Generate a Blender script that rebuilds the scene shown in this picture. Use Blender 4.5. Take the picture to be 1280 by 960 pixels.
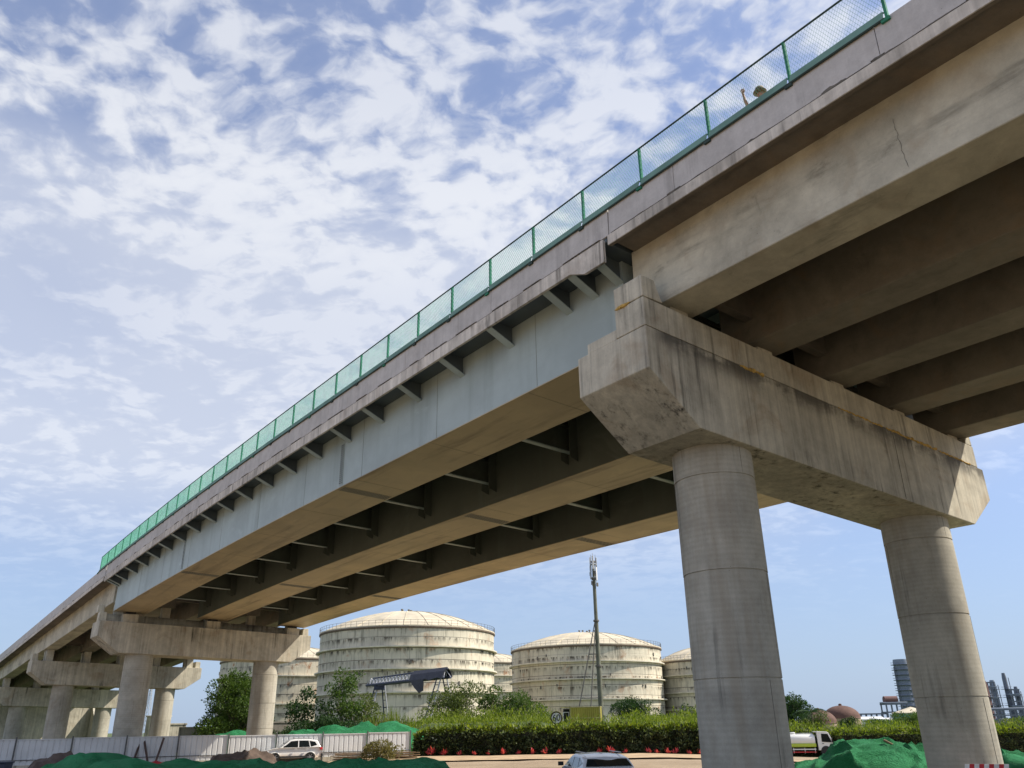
import bpy, bmesh, math, random
import numpy as np
from mathutils import Vector, Matrix
from math import sin, cos, pi, radians, atan2, hypot, sqrt

for o in list(bpy.data.objects):
    bpy.data.objects.remove(o)
SC = bpy.context.scene
COL = SC.collection
RNG = random.Random(7)
NPR = np.random.default_rng(11)

# ------------------------------------------------------------------ camera
CAM_H = 2.3
PITCH, ROLL, FPX = 0.401942898, -0.0167418592, 1006.42
cp, sp, cr, sr = cos(PITCH), sin(PITCH), cos(ROLL), sin(ROLL)
FW = Vector((0, cp, sp))
_u, _r = Vector((0, -sp, cp)), Vector((1, 0, 0))
RT = _r * cr + _u * sr
UP = _u * cr - _r * sr
cd = bpy.data.cameras.new('camera')
cam = bpy.data.objects.new('camera', cd)
COL.objects.link(cam)
cam.matrix_world = Matrix(((RT.x, UP.x, -FW.x, 0), (RT.y, UP.y, -FW.y, 0), (RT.z, UP.z, -FW.z, CAM_H), (0, 0, 0, 1)))
cd.sensor_width = 36.0
cd.lens = 36.0 * FPX / 1280.0
cd.clip_start = 0.1
cd.clip_end = 12000
SC.camera = cam

# ------------------------------------------------------------------ sun, sky, exposure
SUN_AZ, SUN_EL = radians(87), radians(43)
sd = Vector((sin(SUN_AZ) * cos(SUN_EL), cos(SUN_AZ) * cos(SUN_EL), sin(SUN_EL)))
ld = bpy.data.lights.new('sun', 'SUN')
ld.energy = 3.9
ld.angle = radians(0.6)
ld.color = (1.0, 0.91, 0.78)
lo = bpy.data.objects.new('sun', ld)
COL.objects.link(lo)
lo.rotation_euler = sd.to_track_quat('Z', 'Y').to_euler()
lo.location = (60, 0, 80)

W = bpy.data.worlds.new('World')
SC.world = W
W.use_nodes = True
nt = W.node_tree
nt.nodes.clear()


class NT:
    """small helper for building node trees"""
    def __init__(s, tree):
        s.t = tree

    def n(s, typ, **kw):
        nd = s.t.nodes.new(typ)
        for k, v in kw.items():
            setattr(nd, k, v)
        return nd

    def put(s, sock, v):
        if v is None:
            return
        if isinstance(v, bpy.types.NodeSocket):
            s.t.links.new(v, sock)
        else:
            try:
                sock.default_value = v
            except Exception:
                sock.default_value = tuple(v) + (1.0,)

    def math(s, op, a, b=None, c=None, clamp=False):
        nd = s.n('ShaderNodeMath', operation=op, use_clamp=clamp)
        s.put(nd.inputs[0], a)
        s.put(nd.inputs[1], b)
        if c is not None:
            s.put(nd.inputs[2], c)
        return nd.outputs[0]

    def vmath(s, op, a, b=None):
        nd = s.n('ShaderNodeVectorMath', operation=op)
        s.put(nd.inputs[0], a)
        s.put(nd.inputs[1], b)
        return nd.outputs[0]

    def noise(s, vec, scale, detail=4, rough=0.55, dist=0.0):
        nd = s.n('ShaderNodeTexNoise')
        s.put(nd.inputs['Vector'], vec)
        nd.inputs['Scale'].default_value = scale
        nd.inputs['Detail'].default_value = detail
        nd.inputs['Roughness'].default_value = rough
        nd.inputs['Distortion'].default_value = dist
        return nd.outputs[0]

    def ramp(s, fac, a, b, lo=0.0, hi=1.0, smooth=True):
        nd = s.n('ShaderNodeMapRange', interpolation_type='SMOOTHSTEP' if smooth else 'LINEAR')
        s.put(nd.inputs[0], fac)
        nd.inputs[1].default_value = a
        nd.inputs[2].default_value = b
        nd.inputs[3].default_value = lo
        nd.inputs[4].default_value = hi
        return nd.outputs[0]

    def mix(s, fac, a, b, mode='MIX'):
        nd = s.n('ShaderNodeMix', data_type='RGBA', blend_type=mode)
        s.put(nd.inputs[0], fac)
        for sock, v in ((nd.inputs[6], a), (nd.inputs[7], b)):
            if isinstance(v, bpy.types.NodeSocket):
                s.t.links.new(v, sock)
            else:
                sock.default_value = tuple(v)[:3] + (1.0,)
        return nd.outputs[2]

    def scale(s, vec, v):
        return s.vmath('MULTIPLY', vec, v)

    def sep(s, vec):
        nd = s.n('ShaderNodeSeparateXYZ')
        s.put(nd.inputs[0], vec)
        return nd.outputs

    def comb(s, x, y, z):
        nd = s.n('ShaderNodeCombineXYZ')
        for i, v in enumerate((x, y, z)):
            s.put(nd.inputs[i], v)
        return nd.outputs[0]


T = NT(nt)
sky = T.n('ShaderNodeTexSky', sky_type='NISHITA')
sky.sun_disc = False
sky.sun_elevation = SUN_EL
sky.sun_rotation = SUN_AZ
sky.altitude = 0
sky.air_density = 1.0
sky.dust_density = 1.6
sky.ozone_density = 1.6
tc = T.n('ShaderNodeTexCoord')
dirv = T.vmath('NORMALIZE', tc.outputs['Generated'])
dx, dy, dz = T.sep(dirv)[:3]
zz = T.math('ADD', T.math('MAXIMUM', dz, 0.0), 0.16)
pl = T.comb(T.math('DIVIDE', dx, zz), T.math('DIVIDE', dy, zz), 0.0)     # cloud sheet overhead
warp = T.noise(pl, 2.6, 5)
wv = T.math('MULTIPLY', T.math('SUBTRACT', warp, 0.5), 0.22)
pl2 = T.vmath('ADD', pl, T.comb(wv, T.math('MULTIPLY', wv, -0.8), 0.0))
bank = T.noise(T.vmath('ADD', T.scale(pl, (0.5, 0.75, 1.0)), (3.1, 0.4, 0.0)), 0.8, 2, 0.4)
veil = T.noise(T.vmath('ADD', T.scale(pl2, (0.8, 0.85, 1.0)), (1.7, 2.2, 0.0)), 0.8, 3, 0.42)
puff = T.noise(pl2, 6.2, 7, 0.56, 0.0)
cell = T.noise(T.scale(pl2, (1.0, 1.2, 1.0)), 19.0, 4, 0.5, 0.0)
# soft white sheet at middle height, breaking into small puffs overhead, clear pale blue near the horizon
sheet = T.math('MULTIPLY', T.ramp(dz, 0.09, 0.30), T.ramp(dz, 0.70, 0.50))
m1 = T.math('MULTIPLY', T.ramp(T.math('ADD', T.math('MULTIPLY', veil, 0.55), T.math('MULTIPLY', bank, 0.45)), 0.27, 0.52), sheet)
pm = T.math('ADD', T.math('MULTIPLY', puff, 0.60), T.math('MULTIPLY', cell, 0.40))
pm = T.math('ADD', pm, T.math('MULTIPLY', T.math('SUBTRACT', veil, 0.5), 0.55))
m2 = T.math('MULTIPLY', T.ramp(pm, 0.39, 0.62), T.ramp(dz, 0.44, 0.60))
low = T.math('MULTIPLY', T.ramp(T.noise(T.comb(dx, dy, T.math('MULTIPLY', dz, 2.6)), 5.0, 6, 0.6), 0.56, 0.76), T.ramp(dz, 0.03, 0.14))
mask = T.math('SUBTRACT', 1.0, T.math('MULTIPLY', T.math('SUBTRACT', 1.0, T.math('MULTIPLY', m1, 0.74)), T.math('SUBTRACT', 1.0, T.math('MULTIPLY', m2, 0.74))))
mask = T.math('MAXIMUM', mask, T.math('MULTIPLY', low, 0.6))
mask = T.math('MAXIMUM', mask, T.math('MULTIPLY', T.ramp(dz, 0.06, 0.30), 0.33))
shade = T.math('ADD', T.ramp(pm, 0.42, 0.64), T.math('MULTIPLY', m1, 0.5), clamp=True)
ccol = T.mix(shade, (3.3, 3.65, 4.5), (5.5, 5.6, 5.8))
hazeband = T.ramp(dz, 0.0, 0.42, 0.80, 0.0)
skyb = T.mix(hazeband, T.mix(1.0, sky.outputs[0], (0.60, 0.77, 1.06), 'MULTIPLY'), (2.95, 3.65, 4.8))
scol = T.mix(mask, skyb, ccol)
bg = T.n('ShaderNodeBackground')
T.put(bg.inputs[0], scol)
bg.inputs[1].default_value = 0.115
wo = T.n('ShaderNodeOutputWorld')
nt.links.new(bg.outputs[0], wo.inputs[0])

SC.view_settings.view_transform = 'Standard'
SC.view_settings.look = 'None'
SC.view_settings.exposure = 0.56
SC.view_settings.gamma = 1.0

# ------------------------------------------------------------------ geometry helpers
K = 1.42                      # metres per bridge unit
AZ = 0.65372244
DB = Vector((-sin(AZ), cos(AZ), 0))
LB = Vector((cos(AZ), sin(AZ), 0))


def B(s, t, z):
    return DB * (s * K) + LB * (t * K) + Vector((0, 0, z * K + CAM_H))


def at(u, v, Y):
    """point of the photograph's ray (1280x960) at forward distance Y"""
    q = FW + RT * ((u - 640) / FPX) - UP * ((v - 480) / FPX)
    q = q * (Y / q.y)
    return Vector((q.x, q.y, q.z + CAM_H))


def sstep(a, b, x):
    x = min(1, max(0, (x - a) / (b - a)))
    return x * x * (3 - 2 * x)


def drop(s):
    if s < 10:
        return 0.001 * (10 - s) ** 2
    if s < 24:
        return 0.0
    if s < 56:
        return 0.00075 * (s - 24) ** 2
    return 0.768 + 0.048 * (s - 56)


def cfall(s):
    return 0.045 - 0.021 * sstep(9, 60, s)


def gz(x, y):
    z = -1.15 * sstep(9, 34, x) * sstep(30, 70, y)
    if y > 120 or hypot(x, y) > 160:
        z -= 0.3
    return z


class MB:
    def __init__(s):
        s.v = []
        s.f = []

    def add(s, vs, fs):
        n = len(s.v)
        s.v += [tuple(v) for v in vs]
        s.f += [tuple(i + n for i in f) for f in fs]
        return s

    def hexa(s, p):
        return s.add(p, [(0, 3, 2, 1), (4, 5, 6, 7), (0, 1, 5, 4), (1, 2, 6, 5), (2, 3, 7, 6), (3, 0, 4, 7)])

    def box(s, c, d, rz=0.0, rx=0.0, ry=0.0):
        M = Matrix.Rotation(rz, 3, 'Z') @ Matrix.Rotation(ry, 3, 'Y') @ Matrix.Rotation(rx, 3, 'X')
        c = Vector(c)
        h = [x / 2 for x in d]
        p = []
        for z in (-1, 1):
            for x, y in ((-1, -1), (1, -1), (1, 1), (-1, 1)):
                p.append(c + M @ Vector((x * h[0], y * h[1], z * h[2])))
        return s.hexa(p)

    def tube(s, p, q, r0, r1=None, n=8, cap=True):
        r1 = r0 if r1 is None else r1
        p, q = Vector(p), Vector(q)
        d = (q - p)
        if d.length < 1e-6:
            return s
        d.normalize()
        a = d.orthogonal().normalized()
        b = d.cross(a)
        vs = []
        for c, r in ((p, r0), (q, r1)):
            for i in range(n):
                w = 2 * pi * i / n
                vs.append(c + (a * cos(w) + b * sin(w)) * r)
        fs = [(i, (i + 1) % n, n + (i + 1) % n, n + i) for i in range(n)]
        if cap:
            fs += [tuple(range(n))[::-1], tuple(range(n, 2 * n))]
        return s.add(vs, fs)

    def path(s, pts, r0, r1=None, n=6):
        r1 = r0 if r1 is None else r1
        m = len(pts) - 1
        for i in range(m):
            s.tube(pts[i], pts[i + 1], r0 + (r1 - r0) * i / m, r0 + (r1 - r0) * (i + 1) / m, n)
        return s

    def lathe(s, c, prof, n=32, cap=True):
        cx, cy, cz = c
        vs = []
        for r, z in prof:
            for i in range(n):
                w = 2 * pi * i / n
                vs.append((cx + r * cos(w), cy + r * sin(w), cz + z))
        fs = []
        for j in range(len(prof) - 1):
            for i in range(n):
                k = (i + 1) % n
                fs.append((j * n + i, j * n + k, (j + 1) * n + k, (j + 1) * n + i))
        if cap:
            fs.append(tuple(range(n))[::-1])
            fs.append(tuple(range((len(prof) - 1) * n, len(prof) * n)))
        return s.add(vs, fs)

    def extr(s, poly, a0, a1, fn):
        """polygon (p,q) extruded between a0 and a1; fn(a,p,q)->xyz"""
        n = len(poly)
        vs = [fn(a0, p, q) for p, q in poly] + [fn(a1, p, q) for p, q in poly]
        fs = [(i, (i + 1) % n, n + (i + 1) % n, n + i) for i in range(n)]
        fs += [tuple(range(n))[::-1], tuple(range(n, 2 * n))]
        return s.add(vs, fs)

    def sweep(s, poly, s0, s1, n=None, tilt=True):
        """(t,z) section swept along the bridge, following its vertical curve and crossfall"""
        n = n or max(1, int(abs(s1 - s0) / 1.4))
        m = len(poly)
        vs = []
        for i in range(n + 1):
            q = s0 + (s1 - s0) * i / n
            for t, z in poly:
                vs.append(B(q, t, z - drop(q) - (cfall(q) * (t - 9.65) if tilt else 0)))
        fs = []
        for i in range(n):
            for j in range(m):
                k = (j + 1) % m
                fs.append((i * m + j, i * m + k, (i + 1) * m + k, (i + 1) * m + j))
        fs += [tuple(range(m))[::-1], tuple(range(n * m, n * m + m))]
        return s.add(vs, fs)

    def build(s, name, mat, parent=None, smooth=False, ang=40, world=True, recalc=True):
        root = parent
        while root is not None and root.parent is not None:
            root = root.parent
        off = root.location if (root is not None and world) else Vector((0, 0, 0))
        me = bpy.data.meshes.new(name)
        me.from_pydata([(v[0] - off.x, v[1] - off.y, v[2] - off.z) for v in s.v], [], s.f)
        if recalc:
            bm = bmesh.new()
            bm.from_mesh(me)
            bmesh.ops.recalc_face_normals(bm, faces=bm.faces)
            bm.to_mesh(me)
            bm.free()
        if smooth:
            me.shade_smooth()
            try:
                me.set_sharp_from_angle(angle=radians(ang))
            except Exception:
                pass
        me.materials.append(mat)
        o = bpy.data.objects.new(name, me)
        COL.objects.link(o)
        if parent is not None:
            o.parent = parent
        return o


def link_mesh(name, me, mat, parent=None):
    if not me.materials:
        me.materials.append(mat)
    o = bpy.data.objects.new(name, me)
    COL.objects.link(o)
    if parent is not None:
        o.parent = parent
    return o


def tag(o, label=None, cat=None, group=None, kind=None):
    if label:
        o['label'] = label
    if cat:
        o['category'] = cat
    if group:
        o['group'] = group
    if kind:
        o['kind'] = kind
    return o


def thing(name, loc, label, cat, group=None, rz=0.0):
    o = bpy.data.objects.new(name, None)
    COL.objects.link(o)
    o.location = loc
    o.rotation_euler = (0, 0, rz)
    o.empty_display_size = 0.3
    return tag(o, label, cat, group)


def clone(root, loc, rz=None, label=None):
    c = root.copy()
    COL.objects.link(c)
    c.location = loc
    if rz is not None:
        c.rotation_euler = (0, 0, rz)
    if label:
        c['label'] = label

    def rec(src, dst):
        for ch in list(src.children):
            k = ch.copy()
            COL.objects.link(k)
            k.parent = dst
            rec(ch, k)
    rec(root, c)
    return c


def bevel(o, w, seg=2):
    m = o.modifiers.new('bevel', 'BEVEL')
    m.width = w
    m.segments = seg
    m.limit_method = 'ANGLE'
    m.angle_limit = radians(35)
    return o


# ------------------------------------------------------------------ materials
def newmat(name):
    m = bpy.data.materials.new(name)
    m.use_nodes = True
    t = NT(m.node_tree)
    bs = [n for n in m.node_tree.nodes if n.type == 'BSDF_PRINCIPLED'][0]
    return m, t, bs


def simple(name, col, rough=0.6, metal=0.0, var=0.25, vscale=3.0, bump=0.0, bscale=20.0, spec=0.5, coat=0.0):
    m, t, b = newmat(name)
    pos = t.n('ShaderNodeNewGeometry').outputs['Position']
    nz = t.noise(pos, vscale, 5, 0.6)
    k = t.ramp(nz, 0.25, 0.75, 1 - var, 1 + var)
    c = t.mix(1.0, col, t.comb(k, k, k), 'MULTIPLY')
    t.put(b.inputs['Base Color'], c)
    b.inputs['Roughness'].default_value = rough
    b.inputs['Metallic'].default_value = metal
    b.inputs['Specular IOR Level'].default_value = spec
    b.inputs['Coat Weight'].default_value = coat
    if bump:
        bn = t.n('ShaderNodeBump')
        bn.inputs['Strength'].default_value = bump
        bn.inputs['Distance'].default_value = 0.02
        t.put(bn.inputs['Height'], t.noise(pos, bscale, 6, 0.6))
        t.put(b.inputs['Normal'], bn.outputs[0])
    return m


def bcoords(t):
    pos = t.n('ShaderNodeNewGeometry').outputs['Position']
    vr = t.n('ShaderNodeVectorRotate', rotation_type='Z_AXIS')
    t.put(vr.inputs['Vector'], pos)
    vr.inputs['Angle'].default_value = -AZ
    return vr.outputs[0]                       # x = across the bridge, y = along it, z = up


def concrete(name, base, var=0.22, streak=0.55, blotch=0.5, warm=(0.30, 0.20, 0.11), warmth=0.25, rings=0.0, dark=(0.055, 0.052, 0.045), bump=0.35, along=False, band=None, boards=1.0):
    m, t, b = newmat(name)
    p = bcoords(t)
    big = t.noise(p, 0.45, 5, 0.6, 0.4)
    mid = t.noise(p, 2.6, 7, 0.65)
    fine = t.noise(p, 26, 6, 0.7)
    k = t.math('ADD', t.ramp(big, 0.25, 0.75, 1 - var, 1 + var), t.math('MULTIPLY', t.math('SUBTRACT', mid, 0.5), 0.55))
    k = t.math('ADD', k, t.math('MULTIPLY', t.math('SUBTRACT', fine, 0.5), 0.3))
    c = t.mix(1.0, base, t.comb(k, k, k), 'MULTIPLY')
    wm = t.math('MULTIPLY', t.ramp(t.noise(p, 0.7, 6, 0.6, 0.8), 0.5, 0.72), warmth)
    c = t.mix(wm, c, warm)
    if rings:
        w2 = t.math('MULTIPLY', t.ramp(t.noise(t.scale(p, (0.8, 0.8, 0.07)), 1.0, 5, 0.6), 0.5, 0.66), 0.55)
        c = t.mix(w2, c, warm)
    if along:
        sv = t.scale(p, (1.6, 0.22, 1.6))
    else:
        sv = t.scale(p, (3.6, 3.6, 0.16))
    st = t.noise(sv, 1.0, 7, 0.68)
    gate = t.ramp(t.noise(p, 0.5, 3), 0.42, 0.62)
    sm = t.math('MULTIPLY', t.math('MULTIPLY', t.ramp(st, 0.5, 0.72), streak), t.math('ADD', t.math('MULTIPLY', gate, 0.8), 0.2))
    c = t.mix(sm, c, dark)
    bl = t.math('MULTIPLY', t.ramp(t.noise(p, 1.1, 8, 0.7, 0.6), 0.56, 0.78), blotch)
    c = t.mix(bl, c, dark)
    if not along and not rings:
        bd = t.noise(t.scale(p, (6.0, 6.0, 0.05)), 1.0, 3, 0.6)
        bk_ = t.ramp(bd, 0.3, 0.7, 1 - .14 * boards, 1 + .12 * boards)
        c = t.mix(1.0, c, t.comb(bk_, bk_, bk_), 'MULTIPLY')
    pv = t.n('ShaderNodeTexVoronoi')
    t.put(pv.inputs['Vector'], p)
    pv.inputs['Scale'].default_value = 7.0
    pore = t.math('MULTIPLY', t.ramp(pv.outputs['Distance'], 0.10, 0.05), t.ramp(t.noise(p, 1.7, 3), 0.5, 0.62))
    c = t.mix(t.math('MULTIPLY', pore, 0.55), c, dark)
    if band:
        px_, py_, pz_ = t.sep(p)[:3]
        dd = t.math('SUBTRACT', t.math('ADD', pz_, t.math('MULTIPLY', px_, band[1])), band[0])
        bm_ = t.math('MULTIPLY', t.ramp(dd, -band[2], -.08), t.ramp(dd, 0.03, 0.0))
        bm_ = t.math('MULTIPLY', bm_, t.ramp(px_, 13.75, 14.4))
        bm_ = t.math('MULTIPLY', bm_, t.ramp(t.math('ADD', t.noise(t.scale(p, (.5, .5, .9)), 1.0, 6, .65), t.math('MULTIPLY', st, .35)), 0.5, 0.72))
        c = t.mix(t.math('MULTIPLY', bm_, .8), c, dark)
    hgt = t.math('ADD', t.math('MULTIPLY', mid, 0.6), t.math('MULTIPLY', fine, 0.4))
    if rings:
        zc = t.sep(p)[2]
        zz_ = t.math('ADD', zc, t.math('MULTIPLY', t.noise(p, 0.4, 2), 0.12))
        wv = t.math('SINE', t.math('MULTIPLY', zz_, 46.0))
        rn = t.noise(t.scale(p, (0.25, 0.25, 9.0)), 1.0, 4, 0.6)
        k2 = t.math('ADD', 1.0, t.math('MULTIPLY', t.math('ADD', t.math('MULTIPLY', wv, 0.22), t.math('SUBTRACT', rn, 0.5)), rings))
        c = t.mix(1.0, c, t.comb(k2, k2, k2), 'MULTIPLY')
        hgt = t.math('ADD', hgt, t.math('MULTIPLY', rn, 0.5))
    t.put(b.inputs['Base Color'], c)
    b.inputs['Roughness'].default_value = 0.88
    b.inputs['Specular IOR Level'].default_value = 0.3
    bn = t.n('ShaderNodeBump')
    bn.inputs['Strength'].default_value = bump
    bn.inputs['Distance'].default_value = 0.025
    t.put(bn.inputs['Height'], hgt)
    t.put(b.inputs['Normal'], bn.outputs[0])
    return m


M = {}
M['conc'] = concrete('pier_concrete', (0.51, 0.475, 0.38), streak=0.85, blotch=0.30)
M['conc_dirty'] = concrete('cap_concrete', (0.51, 0.475, 0.38), streak=1.0, blotch=0.45, warmth=0.4, band=(12.119, .044, .75))
M['column'] = concrete('column_concrete', (0.43, 0.405, 0.335), var=0.18, streak=0.5, blotch=0.12, rings=0.15, warmth=0.3, warm=(0.30, 0.25, 0.18))
M['beam'] = concrete('beam_concrete', (0.52, 0.49, 0.395), streak=0.5, blotch=0.6, warmth=0.3, along=True)
M['shaded_beam'] = concrete('shaded_beam_concrete', (0.22, 0.20, 0.16), streak=0.3, blotch=0.5, warmth=0.3, along=True)  # darker copy of the beam concrete, shade between the beams painted in
M['soffit_shaded'] = concrete('shaded_soffit_concrete', (0.21, 0.18, 0.145), streak=0.2, blotch=0.3, along=True)  # shade below the deck is put into this dark base colour
M['parapet'] = concrete('parapet_concrete', (0.54, 0.52, 0.50), var=0.08, boards=0.25, streak=0.28, blotch=0.10, warmth=0.08, bump=0.15)
M['edge'] = concrete('slab_edge_concrete', (0.60, 0.56, 0.50), var=0.3, streak=1.0, blotch=0.3, warmth=0.2)
M['crack'] = simple('crack_dirt', (0.15, 0.14, 0.12), 0.95, bump=0.6)
M['seam'] = simple('formwork_seam', (0.17, 0.155, 0.13), 0.95)
M['foam'] = simple('yellow_joint_foam', (0.55, 0.36, 0.10), 0.9, var=0.4, vscale=8, bump=0.8)
M['bearing'] = simple('bearing_pad', (0.03, 0.03, 0.032), 0.8)


def steel_mat(name, base, stains, stain_col, along=True, var=0.12, grime=0.4):
    m, t, b = newmat(name)
    p = bcoords(t)
    big = t.noise(p, 0.35, 5, 0.6)
    k = t.ramp(big, 0.3, 0.7, 1 - var, 1 + var)
    c = t.mix(1.0, base, t.comb(k, k, k), 'MULTIPLY')
    vs = t.noise(t.scale(p, (1.2, 1.1, 0.1)), 1.0, 6, 0.6)
    c = t.mix(t.math('MULTIPLY', t.ramp(vs, 0.5, 0.75), grime), c, (0.16, 0.20, 0.17))
    st = t.noise(t.scale(p, (1.5, 0.13, 1.5)), 0.9, 7, 0.62, 0.5)
    c = t.mix(t.math('MULTIPLY', t.ramp(st, 0.48, 0.7), stains), c, stain_col)
    sp_ = t.noise(p, 5, 6, 0.7)
    c = t.mix(t.math('MULTIPLY', t.ramp(sp_, 0.64, 0.78), 0.35), c, (0.13, 0.10, 0.07))
    pt = t.noise(t.vmath('ADD', t.scale(p, (0.9, 0.35, 0.9)), (7.0, 3.0, 1.0)), 0.9, 7, 0.66, 1.2)  # paler patches; on the flanges they paint in mottled reflections
    ptm = t.math('MULTIPLY', t.ramp(pt, 0.52, 0.70), t.ramp(t.noise(p, 0.16, 2), 0.40, 0.60))
    c = t.mix(t.math('MULTIPLY', ptm, 0.55), c, tuple(min(.75, v * 1.3 + .03) for v in base))
    t.put(b.inputs['Base Color'], c)
    b.inputs['Roughness'].default_value = 0.5
    bn = t.n('ShaderNodeBump')
    bn.inputs['Strength'].default_value = 0.12
    bn.inputs['Distance'].default_value = 0.05
    t.put(bn.inputs['Height'], t.noise(p, 0.9, 3))
    t.put(b.inputs['Normal'], bn.outputs[0])
    return m


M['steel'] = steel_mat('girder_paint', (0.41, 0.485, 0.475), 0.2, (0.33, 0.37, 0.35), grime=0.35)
M['flange'] = steel_mat('bounce_tinted_flange_paint', (0.50, 0.41, 0.25), 0.85, (0.24, 0.185, 0.115), grime=0.1)  # ochre tint paints in warm ground bounce on the grey green steel
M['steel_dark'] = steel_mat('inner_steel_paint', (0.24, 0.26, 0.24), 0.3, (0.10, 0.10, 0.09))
M['steel_shaded'] = steel_mat('shaded_girder_paint', (0.115, 0.125, 0.10), 0.2, (0.07, 0.07, 0.06))  # shaded copy of the girder paint, under-deck darkness put into the colour
M['splice'] = steel_mat('splice_plate_paint', (0.34, 0.31, 0.23), 0.4, (0.2, 0.17, 0.11))
M['steel_recess_shade'] = steel_mat('shaded_bracket_paint', (0.10, 0.125, 0.14), 0.2, (0.07, 0.08, 0.08))  # near-black blue paints in the shade of the cavities between brackets
M['bolt'] = simple('splice_bolts', (0.15, 0.165, 0.165), 0.6, 0.2)
M['fence_green'] = simple('green_fence_paint', (0.045, 0.20, 0.13), 0.8, spec=0.1, var=0.3, vscale=2)
M['fence_dark'] = simple('dark_fence_steel', (0.03, 0.055, 0.05), 0.8)
M['fence_plate'] = simple('pale_green_plate', (0.17, 0.29, 0.24), 0.8, spec=0.1, var=0.2, vscale=1)
M['wire'] = simple('galvanised_green_mesh', (0.10, 0.34, 0.22), 0.8, spec=0.1)

# ------------------------------------------------------------------ ground
def sand_mat():
    m, t, b = newmat('construction_soil')
    pos = t.n('ShaderNodeNewGeometry').outputs['Position']
    x, y, z = t.sep(pos)[:3]
    a = t.noise(pos, 0.16, 6, 0.6, 0.5)
    f = t.noise(pos, 1.5, 8, 0.7)
    g = t.noise(pos, 9, 5, 0.7)
    c = t.mix(t.ramp(a, 0.3, 0.7), (0.40, 0.305, 0.195), (0.30, 0.22, 0.135))
    c = t.mix(t.ramp(f, 0.5, 0.75, 0, 0.55), c, (0.15, 0.095, 0.058))
    c = t.mix(t.ramp(g, 0.55, 0.8, 0, 0.5), c, (0.42, 0.33, 0.22))
    tt = t.math('ADD', t.math('ADD', t.math('MULTIPLY', x, 0.794), t.math('MULTIPLY', y, 0.608)), t.math('MULTIPLY', t.math('SUBTRACT', a, 0.5), 9))
    bounce_cut = t.math('MULTIPLY', t.math('MULTIPLY', t.ramp(tt, 0, 6), t.ramp(tt, 38, 32)), t.ramp(y, 44, 56, 1, 0))  # unseen ground below the deck, darkened to limit bounce onto the undersides
    c = t.mix(bounce_cut, c, t.mix(t.ramp(f, 0.4, 0.65), (0.10, 0.085, 0.055), (0.06, 0.065, 0.03)))
    far = t.math('ADD', y, t.math('MULTIPLY', t.math('SUBTRACT', a, 0.5), 40))
    c = t.mix(t.ramp(far, 88, 98), c, t.mix(t.ramp(f, 0.35, 0.65), (0.06, 0.10, 0.025), (0.11, 0.13, 0.045)))
    t.put(b.inputs['Base Color'], c)
    b.inputs['Roughness'].default_value = 0.95
    bn = t.n('ShaderNodeBump')
    bn.inputs['Strength'].default_value = 0.7
    bn.inputs['Distance'].default_value = 0.12
    t.put(bn.inputs['Height'], t.math('ADD', f, t.math('MULTIPLY', g, 0.4)))
    t.put(b.inputs['Normal'], bn.outputs[0])
    return m


from mathutils import noise as mnoise


def fbm(x, y, z=0.0, o=5):
    return mnoise.fractal(Vector((x, y, z)), 1.0, 2.0, o)


M['sand'] = sand_mat()
g = MB()
rs = [0.0]
r = 1.5
while r < 9000:
    rs.append(r)
    r *= 1.045 if r < 160 else 1.25
NA = 220
g.v.append((0, 0, gz(0, 0)))
for r in rs[1:]:
    for i in range(NA):
        w = 2 * pi * i / NA
        x, y = r * cos(w), r * sin(w)
        z = gz(x, y) + (0.10 * fbm(x * 0.25, y * 0.25) + 0.03 * fbm(x * 1.2, y * 1.2, 5) if r < 170 else 0)
        g.v.append((x, y, z))
for i in range(NA):
    g.f.append((0, 1 + i, 1 + (i + 1) % NA))
for j in range(len(rs) - 2):
    for i in range(NA):
        k = (i + 1) % NA
        a = 1 + j * NA
        g.f.append((a + i, a + NA + i, a + NA + k, a + k))
tag(g.build('ground', M['sand'], smooth=True), kind='structure')

# haul road: a slightly proud, smoother strip in front of the hedge
rd = MB()
N = 60
for i in range(N + 1):
    x = -14 + 80 * i / N
    for j, yy in enumerate((64, 66, 68, 70, 72, 73.6)):
        y = yy - 0.06 * x + 0.5 * fbm(x * 0.2, j) * (j in (0, 5))
        rd.v.append((x, y, gz(x, y) + 0.10 + 0.03 * fbm(x * 0.5, y * 0.5)))
for i in range(N):
    for j in range(5):
        a = i * 6 + j
        rd.f.append((a, a + 6, a + 7, a + 1))
M['road'] = simple('packed_dirt_road', (0.46, 0.33, 0.19), 0.95, var=0.3, vscale=0.8, bump=0.6, bscale=4)
tag(rd.build('dirt_road', M['road'], smooth=True), kind='structure')

# ------------------------------------------------------------------ piers
S1, S2, S3, S4, S5 = 9.531, 50.919, 72.16, 92.85, 113.6
T0, TW = 12.139, 7.42
CR = 0.75 * K                  # column radius in metres


def column(name_parent, s, t, z_top, joints, ground=-0.6):
    c = B(s, t, 0)
    zt = z_top * K + CAM_H
    js = sorted([j * K + CAM_H for j in joints])
    prof = [(CR, ground)]
    for j in js:
        if j < zt - 0.2 and j > ground + 0.2:
            prof += [(CR, j - 0.022), (CR - 0.02, j - 0.012), (CR - 0.02, j + 0.012), (CR + 0.006, j + 0.022)]
    prof.append((CR, zt))
    co_ = MB().lathe((c.x, c.y, 0), prof, 48).build('column', M['column'], name_parent, smooth=True, ang=35)
    za = ground
    for i, zb_ in enumerate(js + [zt]):
        if zb_ > za + .5:
            for k_ in (0, pi):
                a_ = -1.05 + k_ + .5 * ((i * 7 + int(s)) % 3)
                x_, y_ = c.x + (CR + .001) * cos(a_), c.y + (CR + .001) * sin(a_)
                MB().tube((x_, y_, za + .04), (x_, y_, zb_ - .04), .007, n=4).build('form_seam', M['seam'], co_)
        za = zb_
    return co_


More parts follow.
